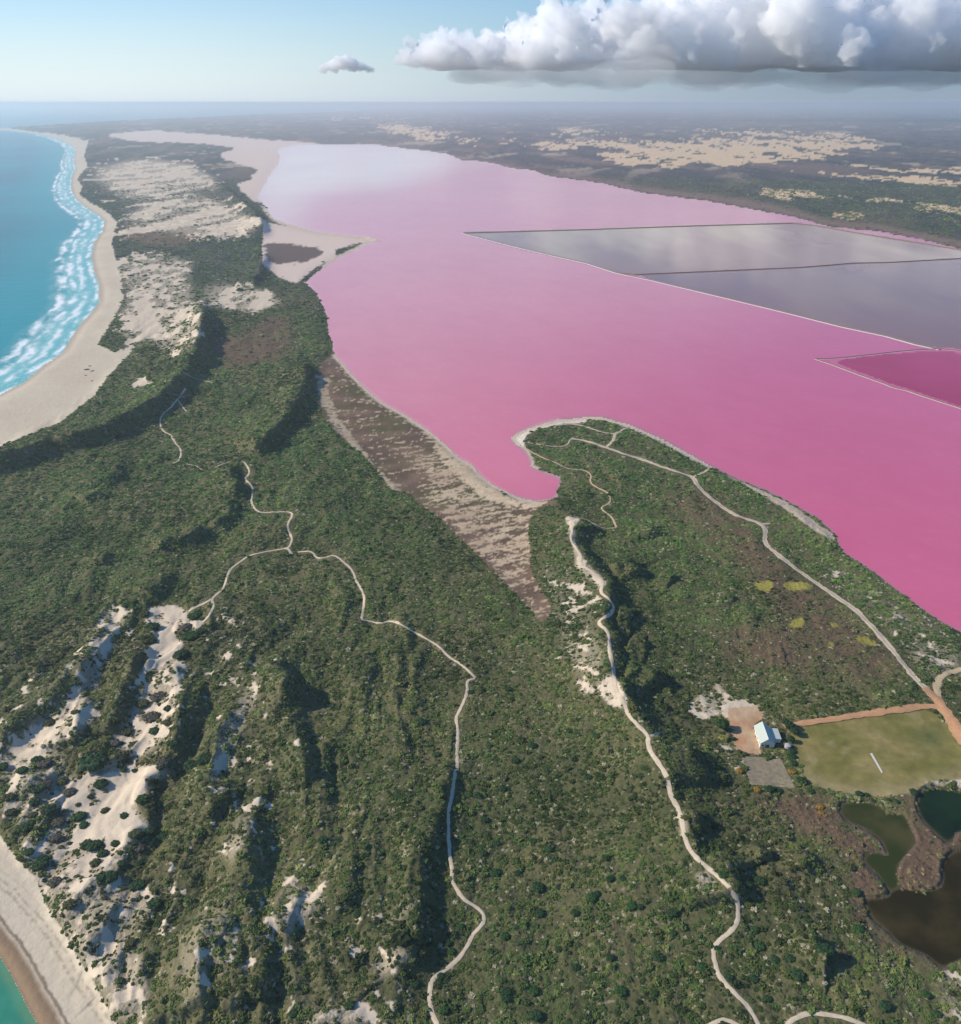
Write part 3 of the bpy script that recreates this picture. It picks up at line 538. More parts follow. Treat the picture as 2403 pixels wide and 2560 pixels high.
M_field = mat('dry_turf', attr='tint', noise=(.25, .16), bump=(.8, .08, .4), spec=.1)
M_track = mat('track_sand', attr='tint', noise=(.4, .16), bump=(.6, .3, .5), spec=.1)
M_dirtroad = mat('orange_dirt', (.50, .27, .14), noise=(.25, .16), spec=.1)
M_dirtpale = mat('tan_dirt', (.50, .37, .23), noise=(.25, .16), spec=.1)
# ---------------------------------------------------------------- mesh from grid cells
def tag(o, label=None, cat=None, group=None, kind=None):
    if label: o['label'] = label
    if cat: o['category'] = cat
    if group: o['group'] = group
    if kind: o['kind'] = kind
    return o
def grid_mesh(name, cells, material, Zg, attrs, smooth_=True):
    """cells: bool mask over (NR-1, NC-1)"""
    r, c = np.nonzero(cells)
    a = r * NC + c; q = np.stack([a, a + 1, a + NC + 1, a + NC], 1)[:, ::-1]
    # rows run from far to near: keep the normals pointing up
    u, inv = np.unique(q.ravel(), return_inverse=True)
    co = np.stack([GX.ravel()[u], GY.ravel()[u], np.broadcast_to(Zg, GX.shape).ravel()[u]], 1).astype(np.float32)
    me = bpy.data.meshes.new(name); n = len(r)
    me.vertices.add(len(u)); me.vertices.foreach_set('co', co.ravel())
    me.loops.add(4 * n); me.loops.foreach_set('vertex_index', inv.astype(np.int32).ravel())
    me.polygons.add(n); me.polygons.foreach_set('loop_start', np.arange(0, 4 * n, 4, dtype=np.int32))
    me.update(calc_edges=True)
    me.polygons.foreach_set('use_smooth', np.full(n, smooth_))
    for k, arr in attrs.items():
        if arr.ndim == 3:
            at = me.attributes.new(k, 'FLOAT_COLOR', 'POINT'); d = np.ones((len(u), 4), np.float32); d[:, :3] = arr.reshape(-1, 3)[u]; at.data.foreach_set('color', d.ravel())
        else:
            at = me.attributes.new(k, 'FLOAT', 'POINT'); at.data.foreach_set('value', arr.ravel()[u].astype(np.float32))
    me.materials.append(material)
    o = bpy.data.objects.new(name, me); C.objects.link(o); return o
def cc(a): return (a[:-1, :-1] + a[1:, :-1] + a[:-1, 1:] + a[1:, 1:]) / 4
cx0, cy0 = cc(PX0), cc(PY0)
cland = sample(m_land, cx0, cy0) > .5
cocean = (sample(m_ocean, cx0, cy0) + sample(m_ocean2, cx0, cy0)) > .02
clag = sample(m_lagoon, cx0, cy0) > .02
zone = np.where(cc(dist) > 2600, 6, 3)
zone = np.where((cc(sandm) > .5) & (zone != 6), 4, zone)
zone = np.where((cc(mm) > .5) | (cc(sl) > .5), 5, zone)
zone = np.where(cc(smp(m_beach)) > .5, 1, zone); zone = np.where(cc(smp(m_beach2)) > .5, 2, zone)
zone = np.where(cc(fld) > .5, 7, zone); zone = np.where(cc(yd) > .5, 8, zone)
zone = np.where(cland, zone, 0)
for zid, nm, mt, lb in ((1, 'beach', M_sand, 'long white ocean beach curving away on the left'), (2, 'beach', M_sand, 'near beach with dark wrack lines in the bottom left corner'), (3, 'heathland', M_ground, 'green coastal heath covering the dune country'),
                    (4, 'dune_sand', M_sand, 'bare pale sand showing between dune shrubs'), (5, 'salt_marsh', M_sand, 'brown and cream salt marsh beside the pink lagoon'), (6, 'far_plain', M_farland, 'distant bush plain with cream sand patches beyond the lagoon'),
                    (7, 'sports_field', M_field, 'dry olive green oval beside the orange road'), (8, 'dirt_yard', M_sand, 'orange dirt yard left of the white roofed hall')):
    cm = zone == zid
    if cm.any(): tag(grid_mesh(nm, cm, mt, Z, {'tint': col}), lb, kind='structure')
# ---------------------------------------------------------------- ocean
def coast_coord(pts, X, Y):
    wx, wy = unproject([p[0] for p in pts], [p[1] for p in pts]); b = np.full(X.shape, 1e9); s = np.zeros(X.shape); acc = 0
    for i in range(len(pts) - 1):
        dx, dy = wx[i + 1] - wx[i], wy[i + 1] - wy[i]; ll = math.hypot(dx, dy) + 1e-9
        t = np.clip(((X - wx[i]) * dx + (Y - wy[i]) * dy) / (ll * ll), 0, 1)
        d = np.hypot(X - wx[i] - t * dx, Y - wy[i] - t * dy); k = d < b; b[k] = d[k]; s[k] = acc + t[k] * ll; acc += ll
    return b, s
sd1, ss1 = coast_coord(coast_far[8:], GX, GY)
far_side = PY0 < 322
foam_w = 78 + 14 * fbm(GX, GY, 260, 2, 41)
wob = fbm(ss1 / 1.0, sd1 * 2.2, 60, 4, 42, gain=.6)
fo = np.zeros(GX.shape)
for d0, wdt, amp in ((6, 5, 1), (30, 7, .8), (52, 8, .9), (76, 10, 1.05), (98, 8, .6)):
    fo = np.maximum(fo, amp * np.exp(-((sd1 - d0 + 16 * wob) / wdt) ** 2) * smooth(-.35, .22, fbm(ss1, sd1 * 3, 90, 4, 43 + d0)))
lace = smooth(.0, .5, fbm(GX, GY, 16, 5, 47, gain=.7)) * smooth(110, 75, sd1) * .6
foam = np.clip(np.maximum(fo * 1.15, lace) * smooth(foam_w + 26, foam_w - 12, sd1 + 14 * wob), 0, 1)
foam = np.where(far_side & (PX0 > 10), np.exp(-(sd1 / 40) ** 2) * .5, foam)
swell = fbm(GX, GY, 120, 4, 48, ax=.35)
oc = mix([.0, .125, .165], [.0, .235, .265], smooth(-.7, .8, fbm(GX, GY, 900, 3, 44) + swell * .3))
oc = mix(oc, [.0, .30, .32], .6 * smooth(330, 110, sd1))
oc = mix(oc, [.16, .50, .49], .75 * smooth(foam_w + 5, foam_w - 40, sd1))
oc = mix(oc, [.80, .84, .84], foam)
near_o = PY0 > 1500
oc[near_o] = [.035, .22, .15]
dn2, _ = coast_coord(coast_near, GX, GY)
oc = mix(oc, [.12, .26, .15], near_o * smooth(6, 0, dn2 + n_m)); oc = mix(oc, [.07, .30, .20], near_o * .5 * smooth(-.3, .5, n_m))
fo_ = np.where(near_o, 0, foam)
def water_mat(name, rough, attr='tint', bump=None, ior=1.33, foam_=False, color=None, bump2=None, spec=.5):
    m = mat(name, color or (.5, .5, .5), rough, attr, spec=spec)
    t = m.node_tree; b = t.nodes['Principled BSDF']; b.inputs['IOR'].default_value = ior
    if bump:
        g = N(t, 'ShaderNodeNewGeometry'); prev = None
        for sc, dst, stg in ([bump] + ([bump2] if bump2 else [])):
            n = N(t, 'ShaderNodeTexNoise'); n.inputs['Scale'].default_value = sc; n.inputs['Detail'].default_value = 5
            L(t, g.outputs['Position'], n.inputs['Vector'])
            bp = N(t, 'ShaderNodeBump'); bp.inputs['Distance'].default_value = dst; bp.inputs['Strength'].default_value = stg
            L(t, n.outputs[0], bp.inputs['Height'])
            if prev: L(t, prev.outputs[0], bp.inputs['Normal'])
            prev = bp
        L(t, prev.outputs[0], b.inputs['Normal'])
    if foam_:
        a = N(t, 'ShaderNodeAttribute', attribute_name='foam'); q = N(t, 'ShaderNodeMapRange'); L(t, a.outputs['Fac'], q.inputs[0]); q.inputs[3].default_value = rough; q.inputs[4].default_value = .9
        L(t, q.outputs[0], b.inputs['Roughness'])
    return m
M_ocean = water_mat('ocean_water', .28, spec=.10, bump=(.045, 1.6, .5), foam_=True, bump2=(.25, .3, .35))
oo = cocean & (cy0 < 1450)
tag(grid_mesh('ocean', oo, M_ocean, .12, {'tint': oc, 'foam': fo_}), 'turquoise ocean with white surf along the left beach', kind='structure')
on = cocean & (cy0 >= 1450)
tag(grid_mesh('ocean', on, M_ocean, .12, {'tint': oc, 'foam': fo_}), 'green shallow sea in the bottom left corner', kind='structure')
# ---------------------------------------------------------------- lagoon
gx = smooth(900, 2300, PX0 + (PY0 - 900) * .8); gy = smooth(340, 1000, PY0)
lc = mix([.72, .29, .315], [.59, .125, .225], smooth(.1, 1, .55 * gx + .45 * gy))
cov = np.exp(-(((PX0 - 1250) / 230) ** 2 + ((PY0 - 1150) / 130) ** 2)); lc = mix(lc, [.70, .20, .28], cov * .7)
lc = lc * (1 + .07 * fbm(GX, GY, 45, 5, 55, ax=2.2, rot=.5, gain=.6)[..., None] * np.array([.6, 1.3, 1.0]))
cr = smooth(0.0, 1.0, smp(blur(fill([(640, 420), (700, 340), (1150, 360), (1150, 420), (960, 470), (760, 480), (700, 640), (640, 560)]), 70, 26)))
lc = mix(lc, [.88, .68, .58], cr * .95)
lc = lc * (1 + .05 * smooth(.1, .5, fbm(GX, GY, 30, 4, 56, ax=.25, rot=-.7, gain=.6))[..., None] * np.array([.6, 1.8, 1.2]))
lc = lc * (1 + .09 * fbm(GX, GY, 500, 4, 52, ax=2.5, gain=.6)[..., None] * np.array([.5, 1.6, 1.0]))
edgew = sample(blur(1 - m_lagoon, 10), PX0, PY0)
lc = mix(lc, [.34, .20, .21], .8 * smooth(.12, .5, edgew) * smooth(900, 1100, PY0) * smooth(1240, 1320, PX0)* (PX0 > 1240))
lc = mix(lc, [.74, .50, .44], .5 * smooth(.2, .6, edgew + .2 * n_l) * (PX0 < 1400))
lc = lc * (1 + .05 * fbm(GX, GY, 500, 3, 51, ax=.6)[..., None])
M_lagoon = water_mat('pink_water', .19, bump=(.02, .7, .5), spec=.25)
pm = np.zeros_like(clag)
mA, mB, mC = fill(pond_a), fill(pond_b), fill(pond_c)
inp = (sample(mA, cx0, cy0) > .5) | (sample(mB, cx0, cy0) > .5) | (sample(mC, cx0, cy0) > .5)
tag(grid_mesh('lagoon', clag & ~inp, M_lagoon, .10, {'tint': lc}), 'wide bubblegum pink salt lagoon', kind='structure')
pa = mix([.31, .165, .105], [.50, .35, .20], smooth(-.3, .5, fbm(GX, GY, 220, 4, 61, ax=4)))
pb = mix([.23, .115, .09], [.31, .18, .12], smooth(-.3, .5, fbm(GX, GY, 220, 4, 62, ax=4)))
pc = mix([.36, .030, .095], [.42, .045, .125], smooth(-.4, .5, fbm(GX, GY, 200, 3, 63)))
M_pond = water_mat('grey_pond_water', .10, bump=(.015, .5, .35), spec=.19)
tag(grid_mesh('salt_pond', sample(blur(mA, 2), cx0, cy0) > .12, M_pond, .14, {'tint': pa}), 'upper grey salt pond reflecting pale clouds', kind='structure')
tag(grid_mesh('salt_pond', sample(blur(mB, 2), cx0, cy0) > .12, M_pond, .15, {'tint': pb}), 'lower grey violet salt pond at the right edge', kind='structure')
M_magenta = water_mat('magenta_water', .2, bump=(.02, .7, .5), spec=.1)
tag(grid_mesh('salt_pond', sample(mC, cx0, cy0) > .5, M_magenta, .10, {'tint': pc}), 'small magenta salt pond at the right edge', kind='structure')
# deep base sheet under everything, out to the horizon
# ---------------------------------------------------------------- ribbons
def resample(X, Y, step):
    d = np.r_[0, np.cumsum(np.hypot(np.diff(X), np.diff(Y)))]; n = max(3, int(d[-1] / step)); s = np.linspace(0, d[-1], n)
    return np.interp(s, d, X), np.interp(s, d, Y), s
def chaikin(p, k=2):
    for _ in range(k):
        q = [p[0]]
        for a, b in zip(p, p[1:]): q += [(a[0] * .75 + b[0] * .25, a[1] * .75 + b[1] * .25), (a[0] * .25 + b[0] * .75, a[1] * .25 + b[1] * .75)]
        p = q + [p[-1]]
    return p
def mesh_obj(name, V, Fc, material, parent=None, sm=False):
    me = bpy.data.meshes.new(name); me.from_pydata([tuple(map(float, v)) for v in V], [], [tuple(map(int, f)) for f in Fc]); me.update()
    me.materials.append(material)
    if sm: me.polygons.foreach_set('use_smooth', [True] * len(me.polygons))
    o = bpy.data.objects.new(name, me); C.objects.link(o)
    if parent: o.parent = parent
    return o
rk = 0
def ribbon(name, label, w, pts, material, lift=.3, colr=(.6, .5, .37)):
    global rk; rk += 1
    p = chaikin([q[:2] for q in pts]); X, Y, _ = drape([q[0] for q in p], [q[1] for q in p])
    X, Y, s = resample(X, Y, 2.5)
    tx, ty = np.gradient(X), np.gradient(Y); l = np.hypot(tx, ty) + 1e-9; nx, ny = -ty / l, tx / l
    # wander a little
    wv = 1 + .35 * fbm(s, 0 * s + rk * 31, 16, 3, 71); of = .25 * w * fbm(s, 0 * s + rk * 17, 30, 2, 72)
    V = []; Fc = []
    K = 5
    for k in range(K):
        e = (k / (K - 1) - .5)
        jag = (.24 * w * fbm(s, 0 * s + rk * 7 + k, 3.5, 2, 73)) if k in (0, K - 1) else 0
        xx = X + nx * (e * w * wv + of + jag); yy = Y + ny * (e * w * wv + of + jag)
        zz = gridz(xx, yy) + lift * (1 - abs(e) * .8)
        V.append(np.stack([xx, yy, zz], 1))
    V = np.stack(V, 1).reshape(-1, 3); n = len(X)
    KC = np.zeros((n, K, 3)); bc_ = np.array(colr)
    for k in range(K):
        g_ = np.clip((.55 if (k == 2 and name == 'dirt_track') else .25 if k in (0, K - 1) else .0) + .22 * fbm(s, 0 * s + k * 5 + rk, 7, 3, 77), 0, .8)
        KC[:, k] = bc_ * (1 - g_[:, None]) + np.array([.22, .19, .10]) * g_[:, None]
    for i in range(n - 1):
        for k in range(K - 1):
            a = i * K + k; Fc.append((a, a + K, a + K + 1, a + 1))
    o = mesh_obj(name, V, Fc, material, sm=True); at = o.data.attributes.new('tint', 'FLOAT_COLOR', 'POINT'); d = np.ones((n * K, 4), np.float32); d[:, :3] = KC.reshape(-1, 3); at.data.foreach_set('color', d.ravel())
    return tag(o, label, kind='structure')
for nm, lb, w, pts in ROUTES:
    ribbon(nm, lb, w * (.60 if nm == 'footpath' else .82), pts, M_track, .55 if 'orange' in lb else .42 if 'looping' in lb else .3, (.50, .27, .14) if 'orange' in lb else (.50, .37, .23) if 'looping' in lb else (.58, .47, .34))
# ---------------------------------------------------------------- salt works embankments
M_bank = mat('bank_earth', (.17, .115, .085), noise=(.15, .3), bump=(.3, .5, .6)); M_salt = mat('salt_crust', (.80, .70, .70), noise=(.2, .1))
M_banktop = mat('bank_track', (.33, .25, .18), noise=(.15, .2))
def dyke(label, pts, w, salt_l, salt_r, h=1.6):
    p = [q[:2] for q in pts]; X, Y = unproject([q[0] for q in p], [q[1] for q in p]); X, Y, s = resample(X, Y, 7)
    tx, ty = np.gradient(X), np.gradient(Y); l = np.hypot(tx, ty) + 1e-9; nx, ny = -ty / l, tx / l
    root = bpy.data.objects.new('salt_embankment', None); C.objects.link(root); tag(root, label, 'embankment', 'embankments dividing the salt ponds')
    root.location = (float(X[0]), float(Y[0]), 0)
    def strip(name, prof, m_):
        V = []; Fc = []
        K = len(prof)
        for e, z in prof:
            j = .5 * fbm(s, 0 * s + e * 3, 20, 3, 75)
            V.append(np.stack([X + nx * (e + j) - X[0], Y + ny * (e + j) - Y[0], 0 * X + z], 1))
        V = np.stack(V, 1).reshape(-1, 3)
        for i in range(len(X) - 1):
            for k in range(K - 1):
                a = i * K + k; Fc.append((a, a + K, a + K + 1, a + 1))
        mesh_obj(name, V, Fc, m_, root)
    b = w / 2
    strip('bank', [(-b, .05), (-b * .55, h), (-b * .5, h), (b * .5, h), (b * .55, h), (b, .05)], M_bank)
    if w > 5: strip('track', [(-b * .3, h + .06), (b * .3, h + .06)], M_banktop)
    if salt_l: strip('salt_edge', [(b * .92, .3), (b + salt_l, .16)], M_salt)
    if salt_r: strip('salt_edge', [(-b - salt_r, .16), (-b * .92, .3)], M_salt)
dyke('thin brown embankment along the far edge of the upper grey pond', Z4B([(85, 47), (500, 36), (900, 22), (1260, 12), (1340, 20), (1500, 48), (1700, 80), (1866, 108), (2100, 150)]), 9, 0, 0, 2)
dyke('white edged embankment between pink lagoon and both grey ponds', Z4B([(82, 47), (250, 91), (380, 122), (530, 156), (635, 190), (760, 216), (860, 240), (1040, 283), (1250, 334), (1440, 382), (1600, 416), (1700, 444), (1790, 464)]), 6, 0, 4.5, 1.5)
dyke('brown embankment separating the upper and lower grey ponds', Z4B([(640, 190), (700, 196), (1070, 180), (1300, 170), (1480, 155), (1620, 152), (1866, 138), (2100, 120)]), 6, 0, 0)
dyke('embankment above the small magenta pond', Z5B([(370, 403), (500, 402), (700, 387), (920, 362), (1200, 330), (1400, 312), (1640, 300), (1866, 320), (2900, 420)]), 2.4, .9, .9, 1.2)
dyke('embankment below the small magenta pond', Z5B([(365, 403), (550, 465), (800, 560), (1100, 668), (1170, 700), (1280, 720), (1500, 795), (1866, 912), (2900, 1310)]), 2.6, .7, 1.1, 1.2)
# earth spur at the pond corner
# ---------------------------------------------------------------- scrub: hundreds of thousands of low shrubs scattered over the heath
def leaf_mat(name, inst):
    m = mat(name, attr='tint', rough=.75, spec=.15, inst=inst, noise=(1.3, .35))
    return m
M_scrub = leaf_mat('scrub_leaves', True)
cv = cc(veg) * cland; cd = cc(dist); 
ar = np.abs((GX[:-1, 1:] - GX[:-1, :-1]) * (GY[:-1, :-1] - GY[1:, :-1]))
dens = np.where(cd < 700, .42, np.where(cd < 1800, .42 * (700 / cd) ** 2.0, np.where(cd < 5200, .030 * (1800 / cd) ** 1.5, 0)))
frame = (cc(PX) > -350) & (cc(PX) < 2750) & (cc(PY) < 2720)
clump = .12 + 1.35 * smooth(-.4, .35, cc(n_m) + .7 * cc(n_f))
lam = ar * dens * cv * frame * clump
cnt = RNG.poisson(lam)
rI, cI = np.nonzero(cnt); rep = cnt[rI, cI]; rI = np.repeat(rI, rep); cI = np.repeat(cI, rep); n = len(rI)
fr, fcn = RNG.random(n), RNG.random(n)
def bil(A):
    return (A[rI, cI] * (1 - fcn) + A[rI, cI + 1] * fcn) * (1 - fr) + (A[rI + 1, cI] * (1 - fcn) + A[rI + 1, cI + 1] * fcn) * fr
sx, sy, sz = bil(GX), bil(GY), bil(Z); sdist = np.hypot(sx, sy)
size = (.34 + RNG.gamma(1.8, .25, n)) * np.where(sdist < 700, 1, np.clip(sdist / 700, 1, 3.6) ** .85)
tn = bil(n_l) * .7 + bil(n_m) * .45 + RNG.normal(0, .33, n); hue = fbm(sx, sy, 260, 3, 81) + RNG.normal(0, .3, n)
bb = bil(brn); ss_ = bil(s_raw)
G0, G1, G2, G3, G4 = map(np.array, ([.032, .052, .018], [.078, .112, .030], [.155, .165, .046], [.28, .24, .12], [.20, .135, .08]))
t1 = smooth(-.9, 0, tn); t2 = smooth(0, .75, tn); t3 = smooth(.5, 1.3, tn)
dk_ = .9
tint = mix(mix(np.broadcast_to(G0, (n, 3)), G1, t1), G2, t2); tint = mix(tint, G3, t3 * .8)
tint = mix(tint, [.050, .115, .035], .5 * smooth(.3, 1.0, -hue)); tint = mix(tint, G4, np.clip(.75 * bb + .6 * smooth(.1, .8, hue), 0, 1) * (RNG.random(n) < .6 + .35 * np.clip(bb, 0, 1)))
tint = tint * (1 + .9 * np.clip(fbm(sx, sy, 70, 4, 82, ax=1.6, rot=.15) , -.55, .5))[:, None] * (1 + .25 * RNG.normal(size=n)).clip(.5, 1.5)[:, None]
warm_ = smooth(950, 480, sdist)
tint = tint * (np.array([.80, 1.06, .86]) * (1 - warm_[:, None]) + np.array([.76, .80, .74]) * warm_[:, None])
pale = RNG.random(n) < .09; tint[pale] = [.34, .30, .19]; size[pale] *= .7
print('scrub', n)
pm_ = bpy.data.meshes.new('scrub'); pm_.vertices.add(n); pm_.vertices.foreach_set('co', np.stack([sx, sy, sz - .15 * size], 1).astype(np.float32).ravel())
at = pm_.attributes.new('tint', 'FLOAT_COLOR', 'POINT'); d4 = np.ones((n, 4), np.float32); d4[:, :3] = tint; at.data.foreach_set('color', d4.ravel())
at = pm_.attributes.new('size', 'FLOAT_VECTOR', 'POINT'); sv = np.stack([size * RNG.uniform(.8, 1.25, n), size * RNG.uniform(.8, 1.25, n), size * RNG.uniform(.38, .8, n)], 1).astype(np.float32); at.data.foreach_set('vector', sv.ravel())
at = pm_.attributes.new('turn', 'FLOAT_VECTOR', 'POINT'); tv = np.zeros((n, 3), np.float32); tv[:, 2] = RNG.random(n) * 6.28; at.data.foreach_set('vector', tv.ravel())
at = pm_.attributes.new('form', 'INT', 'POINT'); at.data.foreach_set('value', RNG.integers(0, 4, n).astype(np.int32))
scrub = bpy.data.objects.new('scrub', pm_); C.objects.link(scrub); tag(scrub, 'low mixed green and grey heath shrubs covering the dunes', kind='stuff')
ng = bpy.data.node_groups.new('scrub', 'GeometryNodeTree')
ng.interface.new_socket('Geometry', in_out='INPUT', socket_type='NodeSocketGeometry'); ng.interface.new_socket('Geometry', in_out='OUTPUT', socket_type='NodeSocketGeometry')
gi = N(ng, 'NodeGroupInput'); go = N(ng, 'NodeGroupOutput'); iop = N(ng, 'GeometryNodeInstanceOnPoints'); join = N(ng, 'GeometryNodeGeometryToInstance')
def na(name, dt):
    q = N(ng, 'GeometryNodeInputNamedAttribute', data_type=dt); q.inputs[0].default_value = name
    return q.outputs[0]
for k in range(4):
    ico = N(ng, 'GeometryNodeMeshIcoSphere'); ico.inputs['Radius'].default_value = 1; ico.inputs['Subdivisions'].default_value = 3
    pos = N(ng, 'GeometryNodeInputPosition'); nz = N(ng, 'ShaderNodeTexNoise'); nz.inputs['Scale'].default_value = 2.6; nz.inputs['Detail'].default_value = 2
    of = N(ng, 'ShaderNodeVectorMath', operation='ADD'); of.inputs[1].default_value = (k * 7.3, k * 2.1, 0); L(ng, pos.outputs[0], of.inputs[0]); L(ng, of.outputs[0], nz.inputs['Vector'])
    sb = N(ng, 'ShaderNodeMath', operation='MULTIPLY_ADD'); L(ng, nz.outputs[0], sb.inputs[0]); sb.inputs[1].default_value = 2.6; sb.inputs[2].default_value = -1.3
    vm = N(ng, 'ShaderNodeVectorMath', operation='SCALE'); L(ng, pos.outputs[0], vm.inputs[0]); L(ng, sb.outputs[0], vm.inputs[3])
    sp = N(ng, 'GeometryNodeSetPosition'); L(ng, ico.outputs[0], sp.inputs['Geometry']); L(ng, vm.outputs[0], sp.inputs['Offset'])
    sh = N(ng, 'GeometryNodeSetShadeSmooth'); sh.inputs['Shade Smooth'].default_value = False; L(ng, sp.outputs[0], sh.inputs[0])
    smn = N(ng, 'GeometryNodeSetMaterial'); smn.inputs['Material'].default_value = M_scrub; L(ng, sh.outputs[0], smn.inputs[0]); L(ng, smn.outputs[0], join.inputs[0])
L(ng, gi.outputs[0], iop.inputs['Points']); L(ng, join.outputs[0], iop.inputs['Instance']); iop.inputs['Pick Instance'].default_value = True
L(ng, na('form', 'INT'), iop.inputs['Instance Index']); L(ng, na('size', 'FLOAT_VECTOR'), iop.inputs['Scale']); L(ng, na('turn', 'FLOAT_VECTOR'), iop.inputs['Rotation'])
L(ng, iop.outputs[0], go.inputs[0])
md = scrub.modifiers.new('scrub', 'NODES'); md.node_group = ng
# ---------------------------------------------------------------- individual big shrubs
def leafy(name, material_col, seed, n_leaf=420, flat_=.75, leaf=.22):
    rg = np.random.default_rng(seed); V = []; Fc = []
    lobes = [(0, 0, .35, .62)] + [(.55 * math.cos(a), .55 * math.sin(a), .3 + .2 * rg.random(), .38 + .16 * rg.random()) for a in np.linspace(0, 6.28, 7)[:-1] + rg.random() * 6]
    for (cx_, cy_, cz_, r_) in lobes:              # dense core of each lobe
        k0 = len(V); nn, mm_ = 7, 4
        for i in range(mm_ + 1):
            for j in range(nn):
                th = math.pi * i / mm_; ph = 2 * math.pi * j / nn; q = r_ * (.82 + .2 * rg.random())
                V.append((cx_ + q * math.sin(th) * math.cos(ph), cy_ + q * math.sin(th) * math.sin(ph), (cz_ + q * math.cos(th)) * flat_ + .05))
        for i in range(mm_):
            for j in range(nn):
                a = k0 + i * nn + j; b = k0 + i * nn + (j + 1) % nn; Fc.append((a, a + nn, b + nn, b))
    for _ in range(n_leaf):
        cx_, cy_, cz_, r_ = lobes[rg.integers(len(lobes))]; d = rg.normal(size=3); d /= np.linalg.norm(d); d[2] = abs(d[2]) if rg.random() < .8 else d[2]
        p = np.array([cx_, cy_, cz_]) + d * r_ * rg.uniform(.85, 1.15); p[2] = max(.02, p[2] * flat_)
        t_ = np.cross(d, rg.normal(size=3)); t_ /= np.linalg.norm(t_) + 1e-9; b_ = np.cross(d, t_) + d * rg.normal() * .5; s_ = leaf * rg.uniform(.5, 1.1)
        k0 = len(V); V += [tuple(p - t_ * s_ * .5), tuple(p + b_ * s_ * .6 + d * s_ * .2), tuple(p + t_ * s_ * .5), tuple(p - b_ * s_ * .5)]; Fc.append((k0, k0 + 1, k0 + 2, k0 + 3))
    me = bpy.data.meshes.new(name); me.from_pydata([tuple(map(float, v)) for v in V], [], Fc); me.update(); me.materials.append(material_col); return me
M_dark = mat('dark_shrub_leaves', (.026, .060, .022), .7, noise=(1.5, .5), spec=.15)
M_green = mat('bright_shrub_leaves', (.034, .078, .022), .7, noise=(1.5, .45), spec=.15)
M_olive = mat('olive_shrub_leaves', (.075, .082, .034), .8, noise=(1.5, .45), spec=.1)
M_grey = mat('grey_shrub_twigs', (.105, .095, .07), .8, noise=(1.5, .45), spec=.1)
M_gold = mat('golden_shrub_leaves', (.28, .16, .035), .7, noise=(1.5, .4), spec=.1)
M_yell = mat('yellow_shrub_leaves', (.24, .22, .06), .7, noise=(1.5, .4), spec=.1)
protos = {}
for kn, mt_ in (('dark', M_dark), ('green', M_green), ('olive', M_olive), ('grey', M_grey), ('gold', M_gold), ('yell', M_yell)):
    protos[kn] = [leafy('shrub', mt_, hash(kn) % 97 + q if False else sum(map(ord, kn)) + q) for q in range(3)]
def shrub(x, y, rpx, kind, label, group, zs=.8):
    X, Y, z = drape([x], [y]); X, Y, z = float(X[0]), float(Y[0]), float(z[0])
    depth = Y * CP + (CAMH - z) * SP; r = rpx * depth / F0
    o = bpy.data.objects.new('shrub', random.choice(protos[kind])); C.objects.link(o)
    o.location = (X, Y, z - .1 * r); o.rotation_euler = (0, 0, random.random() * 6.28); o.scale = (r * random.uniform(.9, 1.15), r * random.uniform(.85, 1.1), r * zs)
    return tag(o, label, 'shrub', group)
# on the open dune sand at lower left (x, y, radius, kind) in the enlarged tile
dune = [(435, 965, 38, 'dark'), (400, 870, 70, 'dark'), (340, 1105, 38, 'green'), (360, 1140, 24, 'green'), (450, 1076, 22, 'olive'), (532, 1100, 22, 'dark'), (612, 1030, 36, 'green'), (640, 1050, 26, 'olive'), (580, 1178, 34, 'olive'),
        (405, 1230, 36, 'dark'), (370, 1225, 32, 'dark'), (440, 1260, 30, 'dark'), (410, 1300, 28, 'olive'), (495, 1218, 22, 'dark'), (515, 1256, 15, 'olive'), (520, 1303, 20, 'dark'), (470, 1365, 40, 'dark'), (430, 1365, 22, 'dark'),
        (180, 1300, 38, 'dark'), (160, 1320, 26, 'green'), (125, 1255, 26, 'dark'), (210, 1075, 34, 'dark'), (120, 1145, 38, 'dark'), (150, 1040, 30, 'dark'), (140, 1095, 20, 'olive'), (270, 950, 26, 'olive'), (300, 998, 30, 'grey'), (250, 1130, 34, 'grey'), (235, 1195, 30, 'grey'),
        (190, 970, 40, 'grey'), (165, 985, 34, 'dark'), (190, 880, 36, 'grey'), (160, 860, 30, 'dark'), (40, 1020, 32, 'olive'), (45, 1085, 28, 'olive'), (95, 905, 30, 'green'), (10, 890, 34, 'green'), (700, 870, 36, 'grey'), (690, 890, 24, 'dark'),
        (655, 290, 36, 'dark'), (640, 350, 30, 'olive'), (620, 235, 26, 'olive'), (835, 245, 34, 'green'), (800, 295, 32, 'grey'), (820, 330, 38, 'green'), (860, 310, 24, 'dark'), (775, 410, 34, 'dark'), (680, 590, 36, 'grey'), (650, 680, 40, 'grey'),
        (720, 700, 26, 'olive'), (660, 735, 24, 'green'), (610, 620, 34, 'olive'), (545, 740, 30, 'olive'), (490, 790, 30, 'grey'), (530, 900, 16, 'dark'), (580, 905, 15, 'dark'), (335, 1050, 12, 'olive'), (325, 655, 22, 'olive'), (215, 700, 28, 'olive'), (300, 1215, 12, 'dark'),
        (640, 1165, 30, 'dark'), (700, 1190, 34, 'dark'), (590, 1400, 38, 'dark'), (240, 1385, 34, 'grey'), (300, 1480, 32, 'olive'), (600, 1240, 26, 'grey'), (560, 1640, 24, 'olive'), (660, 1480, 34, 'dark'), (90, 1280, 18, 'olive'), (600, 1300, 20, 'dark'), (740, 790, 28, 'dark'), (720, 640, 22, 'dark'), (880, 860, 44, 'dark'), (820, 890, 40, 'dark')]
